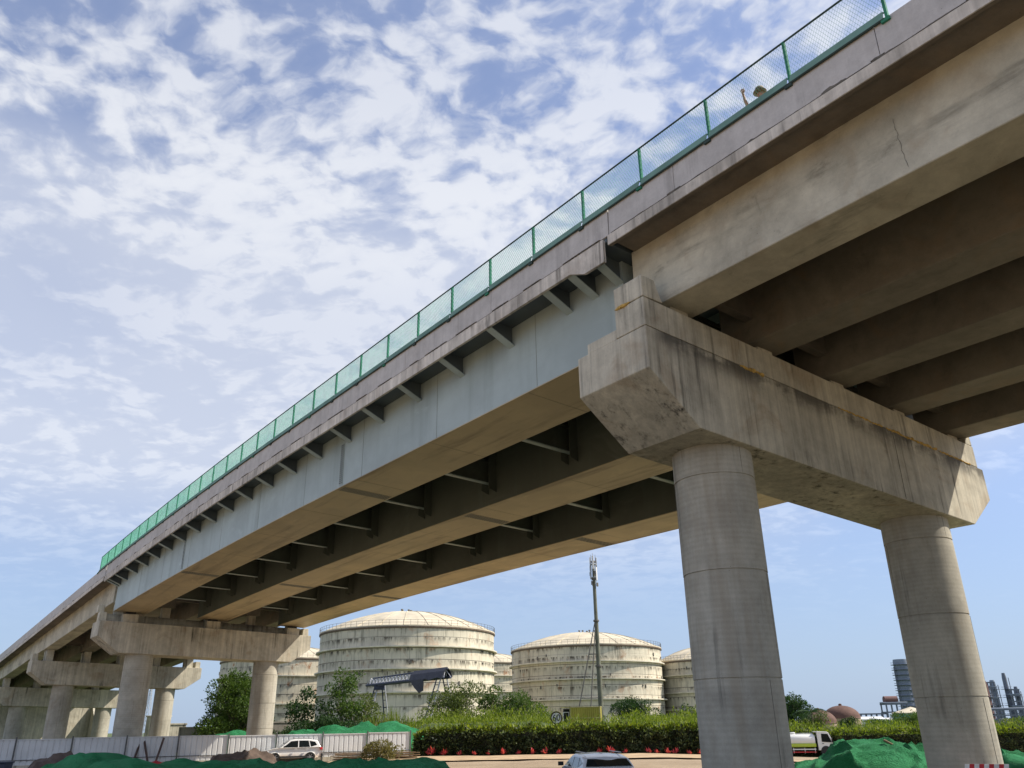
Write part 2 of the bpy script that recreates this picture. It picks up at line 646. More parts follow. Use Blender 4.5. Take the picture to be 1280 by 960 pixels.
def pier(s, label, zl, slope, tl=9.6, tr=21.97, zkey=True, stepped='near', joints=((4.21, 2.47, 0.68), (3.9, 2.19, 0.44)), wc=1.80):
    """zl: underside of cap at its left end; slope: fall per unit towards the right"""
    base = B(s, 16, 0)
    root = thing('bridge_pier', (base.x, base.y, 0), label, 'bridge pier')
    zb = lambda t: zl - slope * (t - 10.79)
    cap = MB()
    n, f_ = s - wc / 2, s + wc / 2
    md = s - 0.17 * wc / 1.8
    c_in, c_h, H = 1.19, 0.83, 1.64
    lo_t, hi_t = (tl, tr)

    def prism(poly, a, b_):
        cap.extr(poly, a, b_, lambda q, t, z: B(q, t, z))
    poly = [(lo_t, zb(lo_t) + c_h), (lo_t + c_in, zb(lo_t + c_in)), (hi_t - c_in, zb(hi_t - c_in)), (hi_t, zb(hi_t) + c_h),
            (hi_t, zb(hi_t) + H), (lo_t, zb(lo_t) + H)]
    prism(poly, n, f_)
    co = cap.build('cap_beam', M['conc_dirty'], root)
    bevel(co, 0.025, 2)
    # upstand that carries the shallower concrete beams
    if stepped == 'near':
        a, b_, c_, d_ = n, md, md + 0.003, f_ - 0.28
        up = MB()
        up.extr([(lo_t + .002, zb(lo_t) + H + .012), (hi_t - 0.25, zb(hi_t) + H + .012), (hi_t - .25, zb(hi_t) + H + 0.58), (lo_t + .002, zb(lo_t) + H + 0.58)], a + .002, b_, lambda q, t, z: B(q, t, z))
        o = up.build('upstand_wall', M['conc_dirty'], root)
        bevel(o, 0.02, 2)
        k = MB()
        k.extr([(lo_t + .004, zb(lo_t) + H + 0.60), (lo_t + 0.52, zb(lo_t) + H + 0.60), (lo_t + 0.34, zb(lo_t) + H + 1.02), (lo_t + .004, zb(lo_t) + H + 1.03)], a + .01, b_ - .005, lambda q, t, z: B(q, t, z))
        o = k.build('shear_key', M['conc'], root)
        bevel(o, 0.02, 2)
        k = MB()
        k.extr([(hi_t - .6, zb(hi_t) + H + 0.6), (hi_t - .25, zb(hi_t) + H + 0.6), (hi_t - .3, zb(hi_t) + H + 0.98), (hi_t - .45, zb(hi_t) + H + 0.98)], a + .01, b_ - .005, lambda q, t, z: B(q, t, z))
        bevel(k.build('shear_key', M['conc'], root), 0.02, 2)
        k = MB()
        k.extr([(lo_t + .003, zb(lo_t) + H - .01), (lo_t + 0.6, zb(lo_t) + H - .01), (lo_t + 0.6, zb(lo_t) + H + 0.2), (lo_t + .003, zb(lo_t) + H + 0.2)], c_, d_, lambda q, t, z: B(q, t, z))
        bevel(k.build('bearing_plinth', M['conc'], root), 0.015, 1)
    elif stepped == 'far':
        a, b_ = s + 0.17, f_
        up = MB()
        up.extr([(lo_t + .25, zb(lo_t) + H + .012), (hi_t - 0.25, zb(hi_t) + H + .012), (hi_t - .25, zb(hi_t) + H + 0.5), (lo_t + .25, zb(lo_t) + H + 0.5)], a, b_ - .002, lambda q, t, z: B(q, t, z))
        bevel(up.build('upstand_wall', M['conc_dirty'], root), 0.02, 1)
        for (ta, tb, sa, sb, h0, h1) in ((lo_t + .01, lo_t + .42, s - .35, s + .12, 0.0, .50), (lo_t + .004, lo_t + .38, s + .3, f_ - .02, 0.52, .96),
                                        (hi_t - .42, hi_t - .01, s - .5, s + .1, 0.0, .45)):
            zr = zb(ta) + H
            k = MB()
            k.extr([(ta, zr + h0), (tb, zr + h0), (tb - .03, zr + h1), (ta + .02, zr + h1)], sa, sb, lambda q, t, z: B(q, t, z))
            bevel(k.build('shear_key', M['conc'], root), 0.02, 1)
    else:
        for tt in (lo_t + .01, hi_t - .41):
            k = MB()
            k.extr([(tt, zb(tt) + H), (tt + .4, zb(tt) + H), (tt + .38, zb(tt) + H + .5), (tt + .02, zb(tt) + H + .5)], s - .45, s + .45, lambda q, t, z: B(q, t, z))
            bevel(k.build('shear_key', M['conc'], root), 0.02, 1)
    column(root, s, T0, zb(T0) + .03, joints[0])
    column(root, s, T0 + TW, zb(T0 + TW) + .03, joints[1])
    return root, zb, H


P1, zb1, H1 = pier(S1, 'nearest concrete bridge pier with two thick round columns and stepped chamfered cap', 4.80, 0.044)
P2, zb2, H2 = pier(S2, 'rust streaked concrete pier at the far end of the steel span', 4.05, 0.020, stepped='far', joints=((3.2, 1.6, 0.2), (3.1, 1.5, 0.1)))
P3, zb3, H3 = pier(S3, 'second pier left of the steel span, its cap under concrete beams', 3.38, 0.020, stepped='no', joints=((2.4, 0.9), (2.3, 0.8)))
P4, zb4, H4 = pier(S4, 'farthest short pier at the left edge near the abutment', 2.45, 0.020, stepped='no', joints=((1.4, 0.2), (1.3, 0.1)))
# formwork joints with yellow foam squeezed out, on the near cap
for (ta, tb, w) in ((12.2, 12.9, 1), (15.5, 17.2, .5), (17.4, 19.6, .8), (19.8, 21.3, .5)):
    fm = MB()
    n_ = int((tb - ta) / .05)
    fp = [(B(S1 - .902, ta + (tb - ta) * i / n_, zb1(ta + (tb - ta) * i / n_) + H1 + RNG.uniform(-.016, .016)), RNG.uniform(.018, .075) * w) for i in range(n_ + 1)]
    for i in range(n_):
        fm.tube(fp[i][0], fp[i + 1][0], fp[i][1], fp[i + 1][1], 6)
    fm.build('foam_joint', M['foam'], P1)
fm = MB()
fpts = []
for i in range(15):
    q = 8.95 + .4 * i / 14
    fpts.append(B(q, 9.598, zb1(9.6) + H1 + .595 + RNG.uniform(-.012, .012)))
for i in range(14):
    fm.tube(fpts[i], fpts[i + 1], .012 + .045 * sin(pi * i / 14), .012 + .045 * sin(pi * (i + 1) / 14), 6)
fm.build('foam_joint', M['foam'], P1)
cr_ = MB()
for i in range(24):
    h0, h1 = 1.55 * i / 24, 1.55 * (i + 1) / 24
    cr_.tube(B(S1 - .9015, 17.62 + .012 * i / 24 + RNG.uniform(-.006, .006), zb1(17.6) + .03 + h0), B(S1 - .9015, 17.62 + .012 * (i + 1) / 24, zb1(17.6) + .03 + h1), .009, n=5)
cr_.build('formwork_joint', M['crack'], P1)

# ------------------------------------------------------------------ concrete spans
BT = [10.3 + 2.58 * i for i in range(5)]


def concrete_span(s0, s1, label, depth=2.12, edge_lo=8.53, seed=0):
    a = B((s0 + s1) / 2, 16, 0)
    root = thing('concrete_span', (a.x, a.y, 0), label, 'bridge span')
    bot = 9.38 - depth
    for i, t in enumerate(BT):
        o = MB().sweep([(t, bot + .012), (t + .012, bot), (t + .868, bot), (t + .88, bot + .012), (t + .86, 8.70), (t + .02, 8.70)], s0 + (.10 if s0 > 20 else 0), s1 - (.10 if s0 > 20 else -.06), n=14).build('beam', M['beam'] if i == 0 else M['shaded_beam'], root)
    slab = MB().sweep([(9.60, 8.53), (9.67, 8.53), (9.74, 8.68), (22.31, 8.68), (22.38, 8.53), (22.45, 8.53), (22.45, 8.74), (22.09, 8.745), (22.08, 8.86), (9.97, 8.86), (9.96, 8.745), (9.60, 8.74)], s0 + .03, s1 - .03, n=16).build('deck_slab', M['soffit_shaded'], root)
    ed = MB().sweep([(9.575, 8.52), (9.598, 8.52), (9.598, 8.735), (9.575, 8.735)], s0 + .03, s1 - .03, n=16).build('slab_edge', M['edge'], root)
    for s_ in (s0 + .55, (s0 + s1) / 2, s1 - .75):
        d = MB()
        for i in range(4):
            ta, tb = BT[i] + .88, BT[i + 1]
            d.extr([(ta - .02, bot + .5), (tb + .02, bot + .5), (tb + .02, 8.69), (ta - .02, 8.69)], s_, s_ + .2,
                   lambda q, t, z: B(q, t, z - drop(q) - cfall(q) * (t - 9.65)))
        d.build('diaphragm', M['soffit_shaded'], root)
    # parapets in cast lengths
    q = s0 + .03
    while q < s1 - .2:
        e = min(q + 3.93, s1 - .03)
        MB().sweep([(9.62, 8.748), (9.95, 8.748), (9.93, 9.40), (9.645, 9.40)], q, e - .012, n=4).build('parapet_panel', M['parapet'], root)
        MB().sweep([(22.10, 8.748), (22.43, 8.748), (22.40, 9.40), (22.13, 9.40)], q, e - .012, n=4).build('parapet_panel', M['parapet'], root)
        q = e
    # ragged mortar seam under the parapet
    def ragged(q0, q1, sd_, zc0, w0, name='mortar_seam', t0_=9.601, pw=1.0):
        rr = random.Random(sd_)
        n_ = max(4, int((q1 - q0) / .035))
        tp_, bt_ = [], []
        for i in range(n_ + 1):
            q = q0 + (q1 - q0) * i / n_
            env = min(1, i / 2, (n_ - i) / 2)
            zc = zc0 + .010 * fbm(q * 1.1, sd_)
            w1 = w0 * max(.12, .4 + 1.3 * fbm(q * 2.3, sd_ + 4) + rr.uniform(-.3, .3)) * env + .002
            w2 = w0 * max(.10, .3 + 1.0 * fbm(q * 3.1, sd_ + 8) + rr.uniform(-.2, .2)) * env + .002
            tp_.append((q, zc + w1))
            bt_.append((q, zc - w2))
        mb = MB()
        for (qq, zt_), (q_, zb_) in zip(tp_, bt_):
            for t_, z_ in ((t0_, zb_), (t0_, zt_), (t0_ + .05, zt_), (t0_ + .05, zb_)):
                mb.v.append(B(qq, t_, z_ - drop(qq)))
        for i in range(n_):
            for j in range(4):
                k = (j + 1) % 4
                mb.f.append((4 * i + j, 4 * i + k, 4 * i + 4 + k, 4 * i + 4 + j))
        mb.f += [(0, 1, 2, 3), (4 * n_ + 3, 4 * n_ + 2, 4 * n_ + 1, 4 * n_)]
        return mb.build(name, M['crack'], root)
    ragged(s0 + .1, s1 - .1, seed, 8.775, .011)
    rr = random.Random(seed + 50)
    for k in range(int((s1 - s0) / 1.6)):
        q = rr.uniform(s0 + .5, s1 - .6)
        ragged(q, q + rr.uniform(.12, .5), seed + 60 + k, 8.785 + rr.uniform(-.01, .03), rr.uniform(.014, .036), 'spalled_patch', 9.6)
    return root


def jag(pts, rad, name, root, sd_=1):
    rr = random.Random(sd_)
    mb = MB()
    out = []
    for (a, b_) in zip(pts[:-1], pts[1:]):
        for i in range(7):
            p = Vector(a).lerp(Vector(b_), i / 7)
            out.append(p + DB * rr.uniform(-.02, .02))
    out.append(Vector(pts[-1]))
    for i in range(len(out) - 1):
        mb.tube(out[i], out[i + 1], rad * (.4 + .6 * abs(sin(i * 1.3))), rad * (.4 + .6 * abs(sin(i * 1.3 + 1.3))), 5)
    return mb.build(name, M['crack'], root)


CS0 = concrete_span(-12.0, S1 - .12, 'concrete beam span overhead at the right, resting on the nearest pier', seed=3)
CS1 = concrete_span(S2 + .05, S3 - .02, 'concrete beam span just left of the steel span, mesh fence ending above it', depth=1.98, seed=4)
CS2 = concrete_span(S3 + .02, S4 - .02, 'middle concrete beam span descending to the left between the two farther piers', depth=1.95, seed=5)
CS3 = concrete_span(S4 + .02, S5 + 4, 'last concrete beam span running down to the abutment at the left edge', depth=1.9, seed=6)
for i, t in enumerate(BT):
    for (s_, zr, root, dep) in ((S1 - .55, zb1(t) + H1 + .58, P1, 2.12), (S2 + .5, zb2(t) + H2 + .5, P2, 1.98), (S3 - .4, zb3(t) + H3, P3, 1.98), (S3 + .4, zb3(t) + H3, P3, 1.95), (S4 - .4, zb4(t) + H4, P4, 1.95), (S4 + .4, zb4(t) + H4, P4, 1.9)):
        zt = 9.38 - dep - drop(s_) - cfall(s_) * (t - 9.2)
        if zt - zr > .02:
            MB().extr([(t + .2, zr), (t + .68, zr), (t + .68, zt - .003), (t + .2, zt - .003)], s_ - .2, s_ + .2, lambda q, t_, z: B(q, t_, z)).build('bearing_block', M['conc'], root)

jag([B(4.06, 10.299, 8.2), B(4.05, 10.299, 7.85), B(4.01, 10.299, 7.30)], .005, 'crack', CS0, 3)
# abutment with wing walls
ab = thing('abutment', B(S5 + .8, 16, 0) * 1.0, 'tan concrete abutment wall closing the bridge at the far left, right end sunlit', 'abutment')
ab.location.z = 0
zabt = lambda t: 9.38 - 1.9 - drop(S5) - cfall(S5) * (t - 9.2) - .12
w_ = MB()
w_.extr([(8.4, -2.2), (22.6, -2.2), (22.6, zabt(22.6)), (8.4, zabt(8.4))], S5, S5 + 1.2, lambda q, t, z: B(q, t, z))
w_.build('front_wall', M['conc'], ab)
w_ = MB()
w_.extr([(S5 - 3.2, -2.2), (S5 + 8, -2.2), (S5 + 8, 3.4), (S5 - .2, 3.1), (S5 - 3.2, 0.9)], 22.61, 23.2, lambda t, q, z: B(q, t, z))
w_.build('wing_wall', M['conc'], ab)
w_ = MB()
w_.extr([(S5 + 1.21, -2.2), (S5 + 30, -2.2), (S5 + 30, 4.0), (S5 + 1.21, 5.0)], 7.8, 8.39, lambda t, q, z: B(q, t, z))
w_.build('wing_wall', M['conc'], ab)

# ------------------------------------------------------------------ steel span
a_ = B(30, 16, 0)
ST = thing('steel_span', (a_.x, a_.y, 0), 'long pale grey steel girder span rising across the photo between two piers', 'bridge span')
SA, SB = S1 - .04, S2 - .08
G = [10.35, 15.0, 20.0]
GW = 1.70
ZB_, ZD = 6.85, 8.68
TILT = lambda q, t, z: B(q, t, z - drop(q) - cfall(q) * (t - 9.65))
GA, GB = SA + .30, SB - .12
for gi, t in enumerate(G):
    gm = MB().sweep([(t, ZB_ + .012), (t + GW, ZB_ + .012), (t + GW, ZD - .002), (t, ZD - .002)], GA, GB, n=30)
    go = gm.build('box_girder', M['steel'] if gi == 0 else M['steel_shaded'], ST)
    MB().sweep([(t - .035, ZB_ - .012), (t + GW + .035, ZB_ - .012), (t + GW + .035, ZB_ + .010), (t - .035, ZB_ + .010)], GA - .002, GB + .002, n=30).build('bottom_flange', M['flange'], go)
    for q in (22.25, 38.3):
        # bolted splices: cover plate with its bolt heads
        MB().sweep([(t + .02, ZB_ - .020), (t + GW - .02, ZB_ - .020), (t + GW - .02, ZB_ - .0125), (t + .02, ZB_ - .0125)], q - .22, q + .22, n=2).build('splice_plate', M['splice'], go)
        bo = MB()
        for i in range(22):
            for j in range(6):
                bo.box(TILT(q - .18 + .072 * j, t + .08 + (GW - .16) * i / 21, ZB_ - .026), (.035, .035, .022), AZ)
        b_o = bo.build('bolt_heads', M['bolt'], go)
        tag(b_o, kind='stuff')
        if gi == 0:
            MB().sweep([(t - .012, ZB_ + .08), (t - .001, ZB_ + .08), (t - .001, ZD - .38), (t - .012, ZD - .38)], q - .11, q + .11, n=2).build('splice_plate', M['steel'], go)
            bo = MB()
            for i in range(20):
                for j in range(4):
                    bo.box(TILT(q - .078 + .052 * j, t - .02, ZB_ + .14 + 1.22 * i / 19), (.03, .032, .032), AZ)
            tag(bo.build('bolt_heads', M['bolt'], go), kind='stuff')
    # bearings under the ends
    MB().extr([(t + .5, zb1(t + .8) + H1 + .004), (t + 1.2, zb1(t + .8) + H1 + .004), (t + 1.2, ZB_ - .025 - cfall(9.9) * (t + .8 - 9.65)), (t + .5, ZB_ - .025 - cfall(9.9) * (t + .8 - 9.65))], S1 + .25, S1 + .62, lambda q, t_, z: B(q, t_, z)).build('bearing', M['bearing'], ST)
    zt = ZB_ - .02 - drop(S2 - .4) - cfall(S2) * (t + .8 - 9.65)
    MB().extr([(t + .45, zb2(t + .8) + H2 + .004), (t + 1.25, zb2(t + .8) + H2 + .004), (t + 1.25, zt - .12), (t + .45, zt - .12)], S2 - .68, S2 - .22, lambda q, t_, z: B(q, t_, z)).build('bearing_plinth', M['conc'], ST)
    MB().extr([(t + .6, zt - .117), (t + 1.1, zt - .117), (t + 1.1, zt), (t + .6, zt)], S2 - .6, S2 - .3, lambda q, t_, z: B(q, t_, z)).build('bearing', M['bearing'], ST)
MB().sweep([(9.665, 8.684), (22.43, 8.684), (22.43, 8.78), (9.665, 8.78)], SA, SB, n=30).build('deck_plate', M['steel_recess_shade'], ST)
MB().sweep([(9.70, 8.79), (22.38, 8.79), (22.38, 8.87), (9.70, 8.87)], S1 - .30, S1 + .02, n=1).build('expansion_joint', M['bearing'], ST)
# fascia strip, in plates, with the deeper end piece
q = SA + .05
k_ = 0
rr = random.Random(2)
while q < SB - .05:
    e = min(q + 2.94, SB)
    e2 = e
    if k_ == 0:
        e = SA + .62
        f = MB()
        f.add([B(a, t, z - drop(a)) for (a, z) in ((q, 8.24), (e, 8.24), (e + .42, 8.43), (e + .42, 8.735), (q, 8.735)) for t in (9.598, 9.66)],
              [(0, 2, 4, 6, 8), (9, 7, 5, 3, 1)] + [(2 * i, 2 * ((i + 1) % 5), 2 * ((i + 1) % 5) + 1, 2 * i + 1) for i in range(5)])
        f.build('fascia_plate', M['edge'], ST)
        q = e + .424
        k_ += 1
        continue
    MB().sweep([(9.598, 8.43), (9.66, 8.43), (9.66, 8.735), (9.598, 8.735)], q, e - .006, n=3).build('fascia_plate', M['edge'], ST)
    q = e
    k_ += 1
MB().sweep([(22.43, 8.43), (22.47, 8.43), (22.47, 8.735), (22.43, 8.735)], SA, SB, n=30).build('fascia_plate', M['edge'], ST)
q = SA - .09
while q < SB - .2:
    e = min(q + 3.93, SB)
    MB().sweep([(9.635, 8.785), (9.95, 8.785), (9.93, 9.40), (9.645, 9.40)], q + .006, e - .006, n=4).build('parapet_panel', M['parapet'], ST)
    MB().sweep([(22.10, 8.785), (22.43, 8.785), (22.40, 9.40), (22.13, 9.40)], q + .006, e - .006, n=4).build('parapet_panel', M['parapet'], ST)
    q = e
rr = random.Random(77)
for k in range(26):
    q = SA + .15 + (SB - SA - 1.2) * (k / 26) ** 1.2
    L = rr.uniform(.25, 1.1)
    mb = MB()
    n_ = max(4, int(L / .05))
    for i in range(n_ + 1):
        qq = q + L * i / n_
        env = min(1, i / 2, (n_ - i) / 2)
        w1 = (.002 + .009 * rr.random() ** 2) * env + .0015
        zc = 8.79 + .006 * fbm(qq * 2, 3.0)
        for t_, z_ in ((9.612, zc - w1 * .6), (9.612, zc + w1), (9.66, zc + w1), (9.66, zc - w1 * .6)):
            mb.v.append(TILT(qq, t_, z_))
    for i in range(n_):
        for j in range(4):
            kk = (j + 1) % 4
            mb.f.append((4 * i + j, 4 * i + kk, 4 * i + 4 + kk, 4 * i + 4 + j))
    mb.f += [(0, 1, 2, 3), (4 * n_ + 3, 4 * n_ + 2, 4 * n_ + 1, 4 * n_)]
    mb.build('mortar_seam', M['crack'], ST)
for i in range(9):
    q = 12.6 + 4.14 * i
    pts = [TILT(q, 10.35 - .0005, 6.88), TILT(q, 10.35 - .0005, 8.66)]
    MB().tube(pts[0], pts[1], .010, n=5).build('weld_seam', M['steel_dark'], ST)
    for t in G:
        MB().tube(TILT(q + .3, t - .02, ZB_ - .0125), TILT(q + .3, t + GW + .02, ZB_ - .0125), .009, n=5).build('weld_seam', M['splice'], ST)
# cantilever brackets
bq = [SA + .38, SA + 1.1] + [11.41 + 2.07 * i for i in range(19)] + [SB - .75, SB - .3]
for q in bq:
    if q > SB - .2:
        continue
    br = MB()
    th = .012
    br.extr([(9.662, 8.47), (10.348, 8.20), (10.348, 8.68), (9.662, 8.68)], q - th, q + th, TILT)
    bo_ = br.build('bracket', M['steel_recess_shade'], ST)
    MB().extr([(9.662, 8.446), (10.348, 8.176), (10.348, 8.198), (9.662, 8.468)], q - .10, q + .10, TILT).build('bracket_flange', M['steel'], bo_)
    br = MB()
    br.extr([(21.702, 8.20), (22.43, 8.47), (22.43, 8.68), (21.702, 8.68)], q - th, q + th, TILT)
    br.build('bracket', M['steel'], ST)
# cross beams and web stiffeners between the girders
xq = [GA + .2] + [12.8 + 4.0 * i for i in range(10)]
for q in xq:
    for (ta, tb) in ((G[0] + GW, G[1]), (G[1] + GW, G[2])):
        xb_ = MB().extr([(-.01, 7.561), (.01, 7.561), (.01, 8.30), (.10, 8.30), (.10, 8.33), (-.10, 8.33), (-.10, 8.30), (-.01, 8.30)], ta + .003, tb - .003, lambda t, ds, z: TILT(q + ds, t, z)).build('cross_beam', M['steel_shaded'], ST)
        MB().extr([(-.09, 7.53), (.09, 7.53), (.09, 7.56), (-.09, 7.56)], ta + .003, tb - .003, lambda t, ds, z: TILT(q + ds, t, z)).build('beam_flange', M['steel'], xb_)
        for (p0, p1, q_) in ((tb - .30, tb - .004, q - .29), (tb - .30, tb - .004, q + .13), (ta + .2, ta + .004, q - .3)):
            MB().extr([(p0, 7.30), (p1, 7.22), (p1, 8.66), (p0, 8.66)], q_ - .01, q_ + .01, TILT).build('web_stiffener', M['steel_shaded'], ST)
for (ta, tb) in ((G[0] + GW, G[1]), (G[1] + GW, G[2])):
    for f_ in (.25, .5, .75):
        tt = ta + (tb - ta) * f_
        MB().sweep([(tt - .01, 8.45), (tt + .01, 8.45), (tt + .01, 8.683), (tt - .01, 8.683)], SA + .1, SB - .1, n=20).build('deck_rib', M['steel'], ST)

# ------------------------------------------------------------------ mesh guard fence on the parapet
a_ = B(28, 9.75, 0)
FN = thing('mesh_guard_fence', (a_.x, a_.y, B(28, 9.75, 9.4).z), 'green wire mesh guard fence along the bridge parapet', 'fence')
pq = [3.56] + [5.2 + 1.655 * i for i in range(29)]
pq.append(53.2)
ft = 9.73
for i, q in enumerate(pq):
    zb_ = 9.40 - drop(q) - cfall(q) * .05
    po = MB()
    w = .026
    po.extr([(ft - w, zb_ - .10), (ft + w, zb_ - .10), (ft + w, zb_ + .93), (ft - w, zb_ + .93)], q - w * .8, q + w * .8, lambda a, t, z: B(a, t, z))
    po.build('post', M['fence_green'], FN)
    cl = MB()
    cl.extr([(9.60, zb_ - .09), (9.70, zb_ - .09), (9.70, zb_ - .03), (9.60, zb_ - .03)], q - .075, q + .055, lambda a, t, z: B(a, t, z))
    cl.build('post_clamp', M['fence_dark'] if i % 3 else M['fence_green'], FN)
for i in range(len(pq) - 1):
    qa, qb = pq[i] + .03, pq[i + 1] - .03
    za, zb_ = 9.40 - drop(qa), 9.40 - drop(qb)

    def FP(a, h, t=ft):
        f = (a - qa) / (qb - qa)
        return B(a, t, za + (zb_ - za) * f + h)
    pm_ = MB()
    pm_.add([FP(a, h, t) for a in (qa, qb) for (t, h) in ((9.625, -.012), (9.645, -.012), (9.70, .17), (9.685, .175))],
            [(0, 1, 2, 3), (7, 6, 5, 4), (0, 4, 5, 1), (1, 5, 6, 2), (2, 6, 7, 3), (3, 7, 4, 0)])
    pm_.build('kick_plate', M['fence_plate'], FN)
    MB().tube(FP(qa - .03, .93), FP(qb + .03, .93), .026, n=6).build('top_rail', M['fence_dark'], FN)
    MB().tube(FP(qa, .18), FP(qb, .18), .016, n=5).build('lower_rail', M['fence_dark'], FN)
    MB().tube(FP(qa - .03, -.035, 9.615), FP(qb + .03, -.035, 9.615), .03, n=5).build('base_rail', M['fence_dark'], FN)
    # the expanded metal itself: flat strands in two diagonal directions
    h0, h1 = .18, .92
    L, Hh = qb - qa, h1 - h0
    sl = 1.9
    wi = MB()
    step = .056
    for sg in (1, -1):
        x0 = -Hh / sl
        while x0 < L:
            # strand from (x0,0) to (x0+Hh/sl,Hh)
            xa, ya, xb, yb = x0, 0.0, x0 + Hh / sl, Hh
            if xa < 0:
                ya, xa = -xa * sl, 0.0
            if xb > L:
                yb, xb = Hh - (xb - L) * sl, L
            if xb > xa + 1e-3:
                if sg < 0:
                    xa, xb = L - xa, L - xb
                tw = .0014 if sg > 0 else .0004
                th = .0048 if sg > 0 else .0016
                pa = [FP(qa + xa + dx_, h0 + ya, ft + dt) for (dx_, dt) in ((-tw, -th), (tw, -th), (tw, th), (-tw, th))]
                pb = [FP(qa + xb + dx_, h0 + yb, ft + dt) for (dx_, dt) in ((-tw, -th), (tw, -th), (tw, th), (-tw, th))]
                wi.add(pa + pb, [(0, 1, 5, 4), (1, 2, 6, 5), (2, 3, 7, 6), (3, 0, 4, 7)])
            x0 += step
    tag(wi.build('wire_mesh', M['wire'], FN, recalc=False), kind='stuff')

# ------------------------------------------------------------------ storage tanks
def tank_mat(name, base, grime, rust, seed):
    m, t, b = newmat(name)
    tcx = t.n('ShaderNodeTexCoord').outputs['Object']
    p = t.vmath('ADD', tcx, (seed * 31.0, seed * 17.0, 0.0))
    x, y, z = t.sep(tcx)[:3]
    big = t.noise(p, 0.10, 5, 0.6)
    k = t.ramp(big, 0.3, 0.7, 0.82, 1.15)
    c = t.mix(1.0, base, t.comb(k, k, k), 'MULTIPLY')
    st = t.noise(t.scale(p, (0.9, 0.9, 0.07)), 1.0, 7, 0.66)
    g2 = t.noise(p, 0.16, 4, 0.6)
    c = t.mix(t.math('MULTIPLY', t.math('MULTIPLY', t.ramp(st, 0.49, 0.68), t.ramp(g2, 0.38, 0.62)), t.math('MULTIPLY', grime, .7) if False else grime * .7), c, (0.09, 0.085, 0.065))
    # dirt collected in rows just under the stiffener rings and at the shell seams
    row = t.math('FRACT', t.math('DIVIDE', z, 2.4))
    rown = t.noise(t.scale(p, (1.3, 1.3, 0.3)), 1.0, 6, 0.7)
    c = t.mix(t.math('MULTIPLY', t.math('MULTIPLY', t.ramp(row, 0.40, 0.98), t.math('MULTIPLY', t.ramp(rown, 0.44, 0.60), t.ramp(t.noise(p, .13, 5, .65), .34, .54))), grime), c, (0.07, 0.06, 0.045))
    # vertical weld lines
    ang = t.math('MULTIPLY', t.math('ARCTAN2', y, x), 34.0 / (2 * pi) * 2)
    fr = t.math('ABSOLUTE', t.math('SUBTRACT', t.math('FRACT', t.math('ADD', ang, t.math('MULTIPLY', t.math('FLOOR', t.math('DIVIDE', z, 2.4)), 0.41))), 0.5))
    c = t.mix(t.math('MULTIPLY', t.ramp(fr, 0.03, 0.012), 0.45), c, (0.16, 0.14, 0.10))
    rn = t.noise(t.scale(p, (0.35, 0.35, 0.28)), 1.0, 8, 0.7, 0.7)
    c = t.mix(t.math('MULTIPLY', t.ramp(rn, 0.55, 0.68), rust), c, (0.36, 0.13, 0.035))
    rd_ = t.noise(p, 1.6, 6, 0.7)
    c = t.mix(t.math('MULTIPLY', t.ramp(rd_, 0.66, 0.74), 0.7), c, (0.15, 0.10, 0.07))
    t.put(b.inputs['Base Color'], c)
    b.inputs['Roughness'].default_value = 0.75
    b.inputs['Specular IOR Level'].default_value = 0.25
    return m


M['tank_a'] = tank_mat('stained_cream_paint', (0.62, 0.57, 0.45), 1.0, 0.4, 1)
M['tank_c'] = tank_mat('rusty_cream_paint', (0.62, 0.56, 0.43), 0.8, 0.95, 2)
M['roof'] = simple('tank_roof_paint', (0.60, 0.53, 0.39), 0.8, var=0.18, vscale=0.3)
M['rim'] = simple('tank_rim_dirt', (0.16, 0.12, 0.09), 0.9, var=0.4)
M['rail_dk'] = simple('dark_railing', (0.14, 0.13, 0.11), 0.7)
M['ring'] = simple('tank_ring_paint', (0.66, 0.61, 0.49), 0.75, var=0.2, vscale=0.6)


